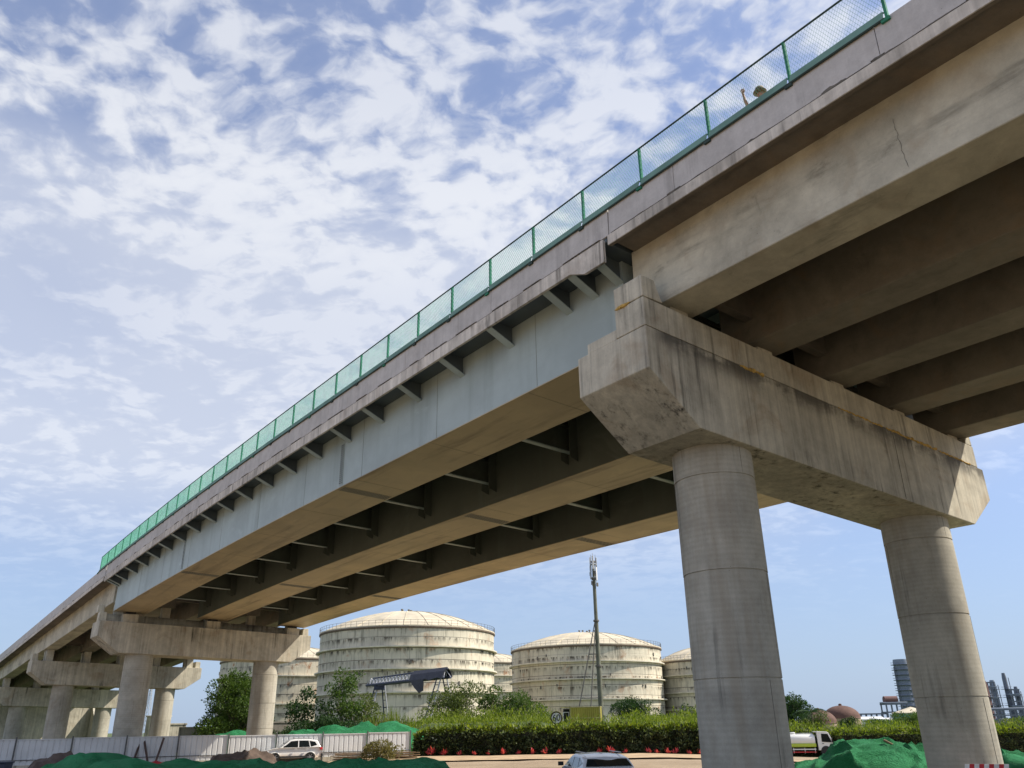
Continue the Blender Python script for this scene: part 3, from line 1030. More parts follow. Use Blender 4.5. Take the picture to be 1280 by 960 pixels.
def tank(x, y, rad, H, rise, rings, mat, label, seed):
    root = thing('storage_tank', (x, y, -0.8), label, 'storage tank', 'domed storage tanks behind the trees')
    z0 = -0.8
    n = 96
    nc = int(round(H / 2.4))
    ch = H / nc
    for i in range(nc):
        rr_ = rad + (0.035 if i % 2 else 0.0)
        MB().lathe((x, y, z0), [(rr_, ch * i + .09), (rr_, ch * (i + 1) - .09), (rr_ - .06, ch * (i + 1) - .001)] if i < nc - 1 else [(rr_, ch * i + .03), (rr_, H)], n, cap=False).build('shell_course', mat, root, smooth=True, ang=30)
    MB().lathe((x, y, z0), [(rad - .12, 0), (rad - .12, H)], n, cap=False).build('seam_backing', M['rim'], root, smooth=True)
    for h in rings:
        MB().lathe((x, y, z0), [(rad, h - .16), (rad + .8, h - .13), (rad + .8, h + .13), (rad, h + .16)], n, cap=False).build('stiffener_ring', M['ring'], root, smooth=True, ang=30)
    # domed roof of radial plates
    R = (rad * rad + rise * rise) / (2 * rise)
    ro = MB()
    prof = []
    m_ = 10
    for i in range(m_ + 1):
        q = rad * (1 - i / m_)
        prof.append((max(q, .02), H + sqrt(R * R - q * q) - (R - rise)))
    ro.lathe((x, y, z0), [(rad + .3, H - .25), (rad + .3, H)] + prof, 48, cap=False)
    ro.build('roof', M['roof'], root, smooth=False)
    MB().lathe((x, y, z0), [(rad + .02, H - .7), (rad + .32, H - .55), (rad + .34, H - .26), (rad + .02, H - .24)], n, cap=False).build('rim_band', M['rim'], root, smooth=True, ang=30)
    rb = MB()
    for i in range(24):
        w = 2 * pi * (i + .3) / 24
        pts = []
        for j in range(6):
            q = rad * (1 - j / 6.2)
            pts.append((x + q * cos(w), y + q * sin(w), z0 + H + .06 + sqrt(R * R - q * q) - (R - rise)))
        rb.path(pts, .07, n=4)
    tag(rb.build('roof_rib', M['roof'], root), kind='stuff')
    for k in range(2):
        MB().lathe((x, y, z0), [(rad + .2, H + .55 * (k + 1) - .03), (rad + .26, H + .55 * (k + 1)), (rad + .2, H + .55 * (k + 1) + .03)], n, cap=False).build('handrail', M['rail_dk'], root)
    po = MB()
    for i in range(84):
        w = 2 * pi * i / 84
        po.tube((x + (rad + .22) * cos(w), y + (rad + .22) * sin(w), z0 + H), (x + (rad + .22) * cos(w), y + (rad + .22) * sin(w), z0 + H + 1.15), .04, n=4)
    tag(po.build('handrail_posts', M['rail_dk'], root), kind='stuff')
    rr2 = random.Random(seed)
    for i in range(5):
        w = rr2.uniform(0, 6.28)
        q = rr2.uniform(.5, 3.0)
        MB().lathe((x + q * cos(w), y + q * sin(w), z0 + H + rise - .15), [(.16, 0), (.16, .5), (.34, .55), (.3, .75), (.05, .85)], 10).build('roof_vent', M['rail_dk'], root, smooth=True)
    # inspection brackets dotted on the shell
    dk = MB()
    for i in range(24):
        w = rr2.uniform(pi, 2 * pi)
        h = rr2.choice([ch * j for j in range(2, nc)]) + rr2.uniform(-.8, .2)
        dk.box((x + (rad + .1) * cos(w), y + (rad + .1) * sin(w), z0 + h), (.25, .25, rr2.uniform(.25, .9)), w)
    tag(dk.build('shell_bracket', M['rail_dk'], root), kind='stuff')
    return root


tank(-26.4, 205.0, 20.9, 24.1, 5.2, (19.6, 15.0, 10.2), M['tank_a'], 'tall cream domed tank directly right of the far bridge pier, crane before it', 1)
tank(19.2, 235.0, 20.5, 22.2, 4.6, (18.0, 13.8, 9.0), M['tank_a'], 'cream domed tank standing behind the tall antenna mast', 2)
tank(-66.0, 250.0, 20.0, 21.4, 4.2, (16.6, 9.5), M['tank_c'], 'most rusted cream tank, half hidden behind the far bridge pier column', 3)
tank(54.4, 240.0, 14.7, 19.0, 4.2, (15.0, 10.6, 6.4), M['tank_a'], 'cream tank cut off by the nearest left bridge column', 4)
tank(-13.0, 330.0, 22.0, 24.8, 4.6, (20.0, 14.6), M['tank_c'], 'small looking distant tank seen in the gap between two big tanks', 5)

# ------------------------------------------------------------------ foliage
def leaf_mat(name, c0, c1, trans=0.35, rough=0.55):
    m, t, b = newmat(name)
    gn = t.n('ShaderNodeNewGeometry')
    pos = gn.outputs['Position']
    rnd = gn.outputs['Random Per Island']
    a = t.noise(pos, 0.8, 3, 0.6)
    f = t.math('ADD', t.math('MULTIPLY', rnd, 0.55), t.math('MULTIPLY', a, 0.6))
    c = t.mix(t.ramp(f, 0.2, 0.95), c0, c1)
    t.put(b.inputs['Base Color'], c)
    b.inputs['Roughness'].default_value = rough
    b.inputs['Specular IOR Level'].default_value = 0.3
    tr = t.n('ShaderNodeBsdfTranslucent')
    t.put(tr.inputs[0], t.mix(1.0, c, (1.3, 1.4, 0.6), 'MULTIPLY'))
    ms = t.n('ShaderNodeMixShader')
    ms.inputs[0].default_value = trans
    out = [n for n in m.node_tree.nodes if n.type == 'OUTPUT_MATERIAL'][0]
    m.node_tree.links.new(b.outputs[0], ms.inputs[1])
    m.node_tree.links.new(tr.outputs[0], ms.inputs[2])
    m.node_tree.links.new(ms.outputs[0], out.inputs[0])
    return m


M['leaf_mid'] = leaf_mat('mid_green_leaves', (0.035, 0.075, 0.015), (0.11, 0.17, 0.035))
M['leaf_dark'] = leaf_mat('dark_green_leaves', (0.014, 0.040, 0.014), (0.045, 0.09, 0.025))
M['leaf_light'] = leaf_mat('pale_green_leaves', (0.055, 0.085, 0.02), (0.16, 0.19, 0.06))
M['leaf_weed'] = leaf_mat('bright_weeds', (0.075, 0.125, 0.010), (0.25, 0.29, 0.035), 0.4)
M['leaf_hedge'] = leaf_mat('hedge_leaves', (0.014, 0.028, 0.008), (0.13, 0.155, 0.065), 0.22)
M['leaf_dry'] = leaf_mat('dry_shrub_leaves', (0.10, 0.10, 0.03), (0.22, 0.19, 0.08), 0.3)
M['leaf_red'] = leaf_mat('red_leaves', (0.50, 0.03, 0.05), (0.80, 0.16, 0.17), 0.25)
M['bark'] = simple('bark', (0.13, 0.10, 0.07), 0.9, var=0.3, bump=0.5)
M['bark_pale'] = simple('pale_bark', (0.33, 0.29, 0.22), 0.9, var=0.3)


def leaves_mesh(name, pts, nrm, size, aspect=0.5, jitter=0.8, rng=NPR, droop=0.0):
    """one folded rhombus per point"""
    n = len(pts)
    d = rng.normal(size=(n, 3))
    d = d * jitter + nrm
    d[:, 2] -= droop
    d /= np.linalg.norm(d, axis=1)[:, None] + 1e-9
    a = rng.normal(size=(n, 3))
    sd_ = np.cross(d, a)
    sd_ /= np.linalg.norm(sd_, axis=1)[:, None] + 1e-9
    up = np.cross(sd_, d)
    L = size * rng.uniform(.6, 1.3, size=(n, 1))
    w = L * aspect * .5
    v = np.empty((n, 4, 3))
    v[:, 0] = pts
    v[:, 1] = pts + d * L * .5 + sd_ * w + up * w * .35
    v[:, 2] = pts + d * L
    v[:, 3] = pts + d * L * .5 - sd_ * w + up * w * .35
    me = bpy.data.meshes.new(name)
    me.vertices.add(n * 4)
    me.vertices.foreach_set('co', v.reshape(-1))
    me.loops.add(n * 4)
    me.loops.foreach_set('vertex_index', np.arange(n * 4, dtype=np.int32))
    me.polygons.add(n)
    me.polygons.foreach_set('loop_start', np.arange(0, n * 4, 4, dtype=np.int32))
    me.polygons.foreach_set('loop_total', np.full(n, 4, dtype=np.int32))
    me.update(calc_edges=True)
    me.validate()
    return me


def clump_points(clumps, per, rng=NPR, shell=0.55):
    P_, N_ = [], []
    for (c, r) in clumps:
        n = max(8, int(per * r[0] * r[1] * 4))
        u = rng.normal(size=(n, 3))
        u /= np.linalg.norm(u, axis=1)[:, None]
        q = rng.uniform(0, 1, size=(n, 1)) ** (1 / 3.0)
        q = shell + (1 - shell) * q
        lump = 1 + .25 * np.sin(u[:, :1] * 7 + c[0]) * np.sin(u[:, 2:] * 6 + c[1])
        P_.append(np.array(c) + u * q * lump * np.array(r))
        N_.append(u + np.array([0, 0, .3]))
    return np.concatenate(P_), np.concatenate(N_)


def tree(name, x, y, label, cat, h, w, mat, leaf=0.22, per=26, nclump=26, trunk=0.13, base=0.25, seed=0, group=None, stems=1, bark='bark', sparse=1.0, aspect=.5, lean=0.0):
    rg_ = random.Random(seed)
    nr = np.random.default_rng(seed)
    z0 = gz(x, y) - .1
    root = thing(name, (x, y, z0), label, cat, group)
    tr = MB()
    clumps = []
    tips = []
    for s_ in range(stems):
        bx = (rg_.uniform(-.5, .5) * w * .5) if stems > 1 else 0
        by = (rg_.uniform(-.5, .5) * w * .3) if stems > 1 else 0
        hh = h * rg_.uniform(.75, .95)
        pts = [Vector((bx, by, 0))]
        for i in range(1, 6):
            f = i / 5
            pts.append(Vector((bx + lean * f * h + rg_.uniform(-.06, .06) * w, by + rg_.uniform(-.06, .06) * w, hh * f)))
        tr.path(pts, trunk, trunk * .3, 7)
        for i in range(nclump // stems):
            f = rg_.uniform(base, 1.0)
            prof = sin(pi * min(1, max(0, (f - base) / (1.02 - base))) ** .75) ** .6
            a = rg_.uniform(0, 6.283)
            rad = w * .5 * prof * rg_.uniform(.35, 1.0)
            k = min(4, int(f * 5))
            o = pts[k].lerp(pts[k + 1], f * 5 - k) if k < 5 else pts[-1]
            c = Vector((o.x + cos(a) * rad, o.y + sin(a) * rad, h * f * rg_.uniform(.94, 1.03)))
            rr_ = w * rg_.uniform(.10, .20) * sparse
            clumps.append((tuple(c), (rr_ * rg_.uniform(.8, 1.3), rr_ * rg_.uniform(.8, 1.3), rr_ * rg_.uniform(.6, 1.0))))
            kk = max(0, k - 1)
            tr.tube(pts[kk].lerp(pts[kk + 1], .5), c, trunk * .28, trunk * .08, 5)
    to = tr.build('trunk', M[bark], root, world=False, smooth=True)
    p_, n_ = clump_points(clumps, per / leaf * .22 * 3.4, nr, .35)
    me = leaves_mesh('crown', p_, n_, leaf, aspect, rng=nr)
    link_mesh('crown', me, mat, root)
    return root


G0 = 'trees and bushes behind the white fence'
def on(u, Y):
    q = at(u, 905, Y)
    return q.x, q.y


x, y = on(292, 92); tree('broadleaf_tree', x, y, 'dense round green tree left of the far right pier column', 'tree', 7.6, 7.2, M['leaf_mid'], .24, 30, 60, .2, .06, 1, G0)
x, y = on(427, 98); tree('slender_tree', x, y, 'tallest loose crowned tree in front of the big tank at left', 'tree', 8.4, 4.6, M['leaf_mid'], .30, 22, 46, .12, .12, 2, G0, stems=2, bark='bark_pale')
x, y = on(381, 98); tree('slender_tree', x, y, 'thin tree with few leaves before the rusty tank', 'tree', 6.6, 4.2, M['leaf_dark'], .34, 17, 20, .09, .42, 3, G0, bark='bark_pale', lean=-.03)
x, y = on(403, 96); tree('slender_tree', x, y, 'slim young tree between the thin tree and the tallest one', 'tree', 6.2, 2.6, M['leaf_dark'], .3, 17, 16, .08, .3, 4, G0, bark='bark_pale')
x, y = on(452, 100); tree('slender_tree', x, y, 'pale leaved tree right of the tallest tree, below the crane', 'tree', 5.8, 3.6, M['leaf_light'], .26, 20, 26, .08, .1, 5, G0, stems=2, bark='bark_pale')
x, y = on(362, 93); tree('dark_bush', x, y, 'dark low bush against the wall beside the far pier column', 'bush', 2.9, 5.0, M['leaf_dark'], .24, 30, 26, .06, .05, 6, G0, stems=3)
x, y = on(410, 94); tree('dark_bush', x, y, 'dark low bush under the slender trees, above the green netting', 'bush', 2.8, 7.5, M['leaf_dark'], .24, 30, 34, .06, .05, 7, G0, stems=4)
x, y = on(577, 102); tree('shrub', x, y, 'open pale shrub to the right of the crane leg', 'bush', 6.6, 6.6, M['leaf_light'], .24, 20, 44, .07, .14, 8, G0, stems=5, bark='bark_pale')
x, y = on(618, 104); tree('shrub', x, y, 'middle green shrub in front of the tank gap', 'bush', 6.3, 5.4, M['leaf_mid'], .24, 24, 38, .07, .16, 9, G0, stems=4)
x, y = on(655, 103); tree('shrub', x, y, 'leafy green shrub left of the speed limit sign', 'bush', 5.9, 5.6, M['leaf_mid'], .22, 24, 40, .07, .14, 10, G0, stems=4)
x, y = on(675, 101); tree('shrub', x, y, 'lowest round shrub beside the speed limit sign', 'bush', 4.6, 3.4, M['leaf_mid'], .2, 26, 26, .06, .1, 19, G0, stems=3)
x, y = on(788, 108); tree('dark_bush', x, y, 'dark round bush right of the yellow shed', 'bush', 4.9, 6.2, M['leaf_dark'], .22, 32, 46, .08, .05, 11, G0, stems=4)
x, y = on(862, 104); tree('dark_bush', x, y, 'bush touching the nearest left bridge column', 'bush', 4.6, 4.4, M['leaf_dark'], .22, 22, 30, .07, .05, 12, G0, stems=3)
x, y = on(1003, 120); tree('broadleaf_tree', x, y, 'dark green tree behind the water truck', 'tree', 6.4, 6.4, M['leaf_dark'], .26, 30, 54, .15, .05, 13, G0, stems=2)
x, y = on(1022, 116); tree('shrub', x, y, 'olive shrub above the truck cab', 'bush', 4.2, 4.0, M['leaf_light'], .22, 26, 36, .07, .05, 14, G0, stems=3)
x, y = on(1049, 122); tree('shrub', x, y, 'yellow green shrub in front of the brown dome', 'bush', 3.6, 3.6, M['leaf_mid'], .22, 26, 34, .07, .05, 15, G0, stems=3)
x, y = on(1066, 120); tree('dark_bush', x, y, 'compact dark bush at the right foot of the brown dome', 'bush', 3.7, 3.2, M['leaf_dark'], .2, 34, 34, .06, .04, 16, G0, stems=3)
x, y = on(1098, 124); tree('shrub', x, y, 'spreading bright shrub left of the right column', 'bush', 3.4, 6.4, M['leaf_mid'], .24, 26, 44, .07, .04, 17, G0, stems=4)
x, y = on(1135, 128); tree('broadleaf_tree', x, y, 'bushy tree hiding the green tank beside the right column', 'tree', 4.2, 6.6, M['leaf_mid'], .24, 26, 44, .09, .05, 18, G0, stems=3)
x, y = on(1256, 118); tree('shrub', x, y, 'grey green shrub just right of the right column', 'bush', 3.2, 4.4, M['leaf_light'], .24, 24, 34, .07, .04, 20, G0, stems=3)
x, y = on(1285, 122); tree('shrub', x, y, 'shrub at the right edge under the refinery pipes', 'bush', 3.4, 6.0, M['leaf_mid'], .24, 24, 34, .07, .04, 21, G0, stems=3)


def frond_plant(x, y, label, h, n, L, seed):
    """feathery arching fronds on a thin stem"""
    rg_ = random.Random(seed)
    root = thing('palm_tree', (x, y, gz(x, y) - .1), label, 'palm tree')
    MB().path([Vector((0, 0, 0)), Vector((.1, 0, h * .5)), Vector((.05, .1, h))], .12, .08, 7).build('trunk', M['bark'], root, world=False)
    for k in range(n):
        a = 6.283 * k / n + rg_.uniform(-.3, .3)
        el = rg_.uniform(.25, 1.0)
        pts = []
        for i in range(7):
            f = i / 6
            pts.append(Vector((cos(a) * L * f * cos(el * .6), sin(a) * L * f * cos(el * .6), h + L * (sin(el) * f - .75 * f * f))))
        fr = MB()
        fr.path(pts, .03, .01, 4)
        for i in range(1, 14):
            f = i / 13.5 * 6
            j = min(5, int(f))
            o = pts[j].lerp(pts[j + 1], f - j)
            d = (pts[j + 1] - pts[j]).normalized()
            sdv = d.cross(Vector((0, 0, 1))).normalized()
            for sg in (-1, 1):
                l_ = L * .34 * (1 - abs(f / 6 - .45) * 1.1)
                tip = o + (sdv * sg + d * .55 - Vector((0, 0, .35))).normalized() * l_
                m_ = o.lerp(tip, .5)
                fr.add([o, m_ + d * .06 + Vector((0, 0, .03)), tip, m_ - d * .06], [(0, 1, 2, 3)])
        fr.build('frond', M['leaf_dark'], root, world=False, recalc=False)
    return root


x, y = on(1016, 112); frond_plant(x, y, 'feathery palm like plant arching above the water truck cab', 4.6, 9, 2.6, 5)

# tall reeds
x, y = on(487, 97)
rt_ = thing('reed_clump', (x, y, 0), 'tall grassy reed clump below the gantry crane', 'reeds')
re_ = MB()
rg_ = random.Random(8)
for i in range(420):
    bx, by = rg_.uniform(-2.6, 2.6), rg_.uniform(-1.4, 1.4)
    h = rg_.uniform(2.4, 5.0) * (1 - .08 * abs(bx))
    a = rg_.uniform(0, 6.28)
    ln = rg_.uniform(.1, 1.3)
    p0, p1, p2 = Vector((bx, by, 0)), Vector((bx + cos(a) * ln * .35, by + sin(a) * ln * .35, h * .65)), Vector((bx + cos(a) * ln, by + sin(a) * ln, h))
    w_ = Vector((.035, .02, 0))
    re_.add([p0 - w_, p0 + w_, p1 + w_, p2, p1 - w_], [(0, 1, 2, 4), (4, 2, 3)])
tag(re_.build('reed_blades', M['leaf_weed'], rt_, world=False, recalc=False), kind='stuff')

# bank of weeds behind the hedge
def bank_z(x, y):
    f = sstep(80, 90, y + .12 * x - 16 * sstep(19, 24, x)) * sstep(-17, -9, x)
    return gz(x, y) - .15 + (2.75 - .95 * sstep(2, 6, x) * (1 - sstep(10, 15, x)) - .9 * sstep(22, 40, x)) * f + .25 * fbm(x * .25, y * .25) * f


bk = MB()
xs = np.arange(-18, 62, 1.2)
ys = np.arange(76, 128, 1.2)
for yy in ys:
    for xx in xs:
        edge = min(1, (yy - 76) / 3, (128 - yy) / 4, (xx + 18) / 4, (62 - xx) / 6)
        bk.v.append((xx, yy, bank_z(xx, yy) - (1 - edge) * .8 + .03))
nx = len(xs)
for j in range(len(ys) - 1):
    for i in range(nx - 1):
        a = j * nx + i
        bk.f.append((a, a + 1, a + nx + 1, a + nx))
M['bank'] = simple('weedy_soil', (0.07, 0.10, 0.03), 0.95, var=0.4, vscale=1.2)
tag(bk.build('grass_bank', M['bank'], smooth=True), kind='structure')
n = 52000
px = NPR.uniform(-15, 60, n)
py = 81 + 24 * NPR.uniform(0, 1, n) ** 1.6
py = py + 15 * np.clip((px - 19) / 5, 0, 1)
pz = np.array([bank_z(a, b_) for a, b_ in zip(px, py)])
hi = np.array([.6 + 1.5 * (fbm(a * .22, b_ * .22, 3) > .05) * NPR.uniform(.2, 1) for a, b_ in zip(px, py)])
pts = np.stack([px, py, pz + NPR.uniform(0, 1, n) * hi * .8], 1)
me = leaves_mesh('weeds', pts, np.tile([0, 0, 1.3], (n, 1)), .38, .22, .7)
tag(link_mesh('weeds', me, M['leaf_weed']), 'bright green weeds covering the bank behind the hedge', 'weeds', kind='stuff')


def hedge(name, x0, y0, x1, y1, h, depth, label, n, seed):
    nr = np.random.default_rng(seed)
    mx, my = (x0 + x1) / 2, (y0 + y1) / 2
    root = thing(name, (mx, my, gz(mx, my)), label, 'hedge', 'clipped hedges along the road')
    L = hypot(x1 - x0, y1 - y0)
    ux, uy = (x1 - x0) / L, (y1 - y0) / L
    vx, vy = -uy, ux
    co_ = MB()
    m_ = int(L / .9)
    hz = lambda a: h * (1 + .10 * fbm(a * .35, seed) + .07 * fbm(a * 1.4, seed + 3)) * (.75 + .25 * min(1, a / 1.2, (L - a) / 1.2))
    for i in range(m_):
        a0, a1 = L * i / m_ + .002, L * (i + 1) / m_ - .002
        am = (a0 + a1) / 2
        gx, gy = x0 + ux * am, y0 + uy * am
        H = hz(am) - .3
        co_.extr([(.3, 0), (depth - .2, 0), (depth - .35, H), (.45, H)], a0, a1, lambda a, p, q: (x0 + ux * a + vx * p, y0 + uy * a + vy * p, gz(gx, gy) + q))
    tag(co_.build('core_hull', M['hedge_core'], root), kind='stuff')  # dark hull added inside the leaves to block see-through
    a = nr.uniform(0, L, n)
    q = nr.uniform(0, 1, n)
    H = np.array([hz(v) for v in a])
    gx, gy = x0 + ux * a, y0 + uy * a
    front = q < .62
    dn = nr.uniform(-.12, .22, n) + .45 * np.array([fbm(v * .9, w_ * 1.5, seed) for v, w_ in zip(a, H * q)])
    pz_ = np.where(front, H * (q / .62) ** .9, H + nr.uniform(-.15, .22, n) + .1 * np.sin(a * 3.1))
    pd = np.where(front, .18 + dn + .25 * (pz_ / H) ** 3, nr.uniform(.25, depth, n))
    keep = np.array([fbm(v * 1.3, w_ * 1.1, seed + 2) > -.12 for v, w_ in zip(a, pz_)]) | (nr.uniform(0, 1, n) < .45) | (~front)
    a, pz_, pd, gx, gy, front, H = a[keep], pz_[keep], pd[keep], gx[keep], gy[keep], front[keep], H[keep]
    zg = np.array([gz(v, w_) for v, w_ in zip(gx, gy)])
    pts = np.stack([gx + vx * pd, gy + vy * pd, zg + pz_], 1)
    nm = np.where(front[:, None], np.array([-vx, -vy, .35]), np.array([0, 0, 1.0]))
    me = leaves_mesh('foliage', pts - np.array(root.location), nm, .32, .5, .85, nr)
    me.materials.append(M['leaf_hedge'])
    me.materials.append(M['leaf_weed'])
    mi = np.where((pz_ > H * .9) & (nr.uniform(0, 1, len(a)) < .8), 1, 0).astype(np.int32)  # brighter leaves along the top, sunlight put into the colour
    me.polygons.foreach_set('material_index', mi)
    link_mesh('foliage', me, M['leaf_hedge'], root)
    return root, (lambda f: (x0 + (x1 - x0) * f, y0 + (y1 - y0) * f))


M['hedge_core'] = simple('hedge_hull_dark', (0.028, 0.030, 0.016), 1.0, var=0.5)
HX0, HY0, HX1, HY1 = -9.4, 78.6, 20.5, 74.2
H1_, hpos = hedge('clipped_hedge', HX0, HY0, HX1, HY1, 2.05, 2.0, 'long clipped hedge with small red plants along its foot', 17000, 31)
hedge('clipped_hedge', 25.5, 92.5, 66.0, 89.5, 2.3, 2.0, 'shorter looking hedge at the right behind the water truck and column', 16000, 33)
# red leaved plants along the hedge foot
ORD = ('first', 'second', 'third', 'fourth', 'fifth', 'sixth', 'seventh', 'eighth', 'ninth', 'tenth', 'eleventh', 'twelfth', 'thirteenth',
       'fourteenth', 'fifteenth', 'sixteenth', 'seventeenth', 'eighteenth', 'nineteenth')
rp0 = None
for i, u in enumerate((535, 552, 573, 592, 610, 629, 648, 666, 682, 699, 749, 764, 781, 810, 820, 833, 842, 859, 872)):
    f = (u - 505) / (884 - 505)
    q = at(u, 945, 76.0)
    ff = (q.x - HX0) / (HX1 - HX0)
    x, y = hpos(ff)
    y -= .30
    if rp0 is None:
        rp0 = thing('red_plant', (x, y, gz(x, y)), 'first red leaved plant from the left at the foot of the long hedge', 'plant', 'red plants along the hedge foot')
        rg_ = random.Random(5)
        for k in range(18):
            a, el = rg_.uniform(0, 6.28), rg_.uniform(.3, 1.4)
            L = rg_.uniform(.4, .7)
            d = Vector((cos(a) * cos(el), sin(a) * cos(el), sin(el)))
            o = Vector((rg_.uniform(-.22, .22), rg_.uniform(-.1, .1), rg_.uniform(0.05, .3)))
            sdv = d.cross(Vector((0, 0, 1))).normalized() * L * .24
            MB().add([o, o + d * L * .45 + sdv, o + d * L, o + d * L * .45 - sdv, o + d * L * .45 + Vector((0, 0, .02))], [(0, 1, 4), (1, 2, 4), (2, 3, 4), (3, 0, 4)]).build('leaf', M['leaf_red'], rp0, world=False, recalc=False)
        MB().tube((0, 0, -.05), (0, 0, .3), .05, .03, 6).build('stem', M['bark'], rp0, world=False)
    else:
        c = clone(rp0, (x, y, gz(x, y)), RNG.uniform(0, 6.28), ORD[i] + ' red leaved plant from the left at the foot of the long hedge')
        c.scale = [RNG.uniform(.5, .8)] * 3

# ------------------------------------------------------------------ white hoarding fence
M['hoard'] = simple('white_hoarding_sheet', (0.62, 0.63, 0.63), 0.55, var=0.1, vscale=0.7)
M['hoard_post'] = simple('grey_fence_post', (0.10, 0.10, 0.10), 0.6)
M['rust_dk'] = simple('rusty_brace', (0.09, 0.06, 0.05), 0.85, var=0.4)
fa = at(-60, 956, 61.0)
fb = at(512, 950, 73.0)
fa.z = fb.z = 0
fdir = (fb - fa).normalized()
FL = (fb - fa).length
fnr = Vector((fdir.y, -fdir.x, 0))           # towards the camera
ff_ = thing('hoarding_fence', (fa + fdir * FL * .5), 'long white corrugated sheet hoarding fence below the far piers', 'fence')
ff_.location.z = 0
np_ = 9
FH = 1.95
fz = lambda p: gz(p.x, p.y)
for i in range(np_ + 1):
    p = fa + fdir * (FL * i / np_)
    MB().box(p + Vector((0, 0, FH / 2 + .08 + fz(p))) + fnr * .05, (.09, .09, FH + .2), atan2(fdir.y, fdir.x)).build('post', M['hoard_post'], ff_)
for i in range(np_):
    a0, a1 = FL * i / np_ + .06, FL * (i + 1) / np_ - .06
    sh_ = MB()
    nr_ = 9
    dip = RNG.uniform(-.03, .03)
    for k in range(nr_):
        b0, b1 = a0 + (a1 - a0) * k / nr_, a0 + (a1 - a0) * (k + 1) / nr_
        for (q0, q1, d0, d1) in ((b0, b0 + .05, 0, .045), (b0 + .05, b0 + .09, .045, .045), (b0 + .09, b0 + .13, .045, 0), (b0 + .13, b1, 0, 0)):
            P0, P1_ = fa + fdir * q0 - fnr * d0, fa + fdir * q1 - fnr * d1
            sh_.add([P0 + Vector((0, 0, .28)), P1_ + Vector((0, 0, .28)), P1_ + Vector((0, 0, FH + dip)), P0 + Vector((0, 0, FH + dip))], [(0, 1, 2, 3)])
    o = sh_.build('sheet_panel', M['hoard'], ff_, recalc=False)
    sm_ = o.modifiers.new('thick', 'SOLIDIFY')
    sm_.thickness = .012
    pm0 = fa + fdir * ((a0 + a1) / 2)
    MB().box(pm0 + Vector((0, 0, FH + .02 + dip)) + fnr * .01, (a1 - a0, .07, .06), atan2(fdir.y, fdir.x)).build('top_rail', M['hoard'], ff_)
    MB().box(pm0 + Vector((0, 0, .62)) + fnr * .035, (a1 - a0, .05, .045), atan2(fdir.y, fdir.x)).build('middle_rail', M['hoard_post'], ff_)
    MB().box(pm0 + Vector((0, 0, .14)) + fnr * .02, (a1 - a0, .10, .30), atan2(fdir.y, fdir.x)).build('base_board', M['conc'], ff_)
for (u, du) in ((151, 7), (177, -9), (180, 6), (205, -9)):
    q0, q1 = at(u, 922, 65.6), at(u + du, 942, 65.0)
    MB().tube((q0.x, q0.y, 1.9), (q1.x, q1.y, .3), .085, .085, 6).build('brace', M['rust_dk'], ff_)

# ------------------------------------------------------------------ walls and rubble beyond the fence
M['old_wall'] = concrete('old_wall_concrete', (0.23, 0.21, 0.18), streak=0.7, blotch=0.5)
def wall_thing(name, u0, u1, Y0, Y1, h, th, label, cat, mat):
    p0, p1 = at(u0, 915, Y0), at(u1, 915, Y1)
    mid = (p0 + p1) / 2
    root = thing(name, (mid.x, mid.y, 0), label, cat)
    L = hypot(p1.x - p0.x, p1.y - p0.y)
    an = atan2(p1.y - p0.y, p1.x - p0.x)
    n_ = max(1, int(L / 3.2))
    for i in range(n_):
        c = p0.lerp(p1, (i + .5) / n_)
        o = MB().box((c.x, c.y, h / 2 - .2), (L / n_ - .03, th, h + .4), an).build('wall_panel', mat, root)
        c2 = p0.lerp(p1, i / n_)
        MB().box((c2.x, c2.y, h / 2), (.32, th + .16, h + .3), an).build('wall_post', mat, root)
    MB().box((mid.x, mid.y, h + .07), (L, th + .2, .14), an).build('coping', mat, root)
    return root


wall_thing('boundary_wall', 338, 486, 104, 112, 3.1, .25, 'dark concrete boundary wall behind the slender trees', 'wall', M['old_wall'])
wall_thing('boundary_wall', 226, 268, 108, 104, 2.7, .25, 'weathered concrete wall left of the round tree', 'wall', M['old_wall'])
for (u, Y, w, h, d, rz, lb) in ((220, 110, 2.0, 3.1, 1.8, .5, 'upright pale concrete block left of the weathered wall'), (207, 112, 2.4, 2.6, 2, .2, 'square pale concrete block behind the sunlit pier column'), (196, 130, 2.5, 4.4, 2.5, -.1, 'tallest pale concrete block, between the two left pier columns')):
    q = at(u, 915, Y)
    r_ = thing('concrete_block', (q.x, q.y, 0), lb, 'concrete block')
    bevel(MB().box((0, 0, h / 2), (w, d, h), rz).build('block_body', M['conc'], r_, world=False), .06)
    bevel(MB().box((0, 0, h + .1), (w + .2, d + .2, .2), rz).build('block_cap', M['conc'], r_, world=False), .03)
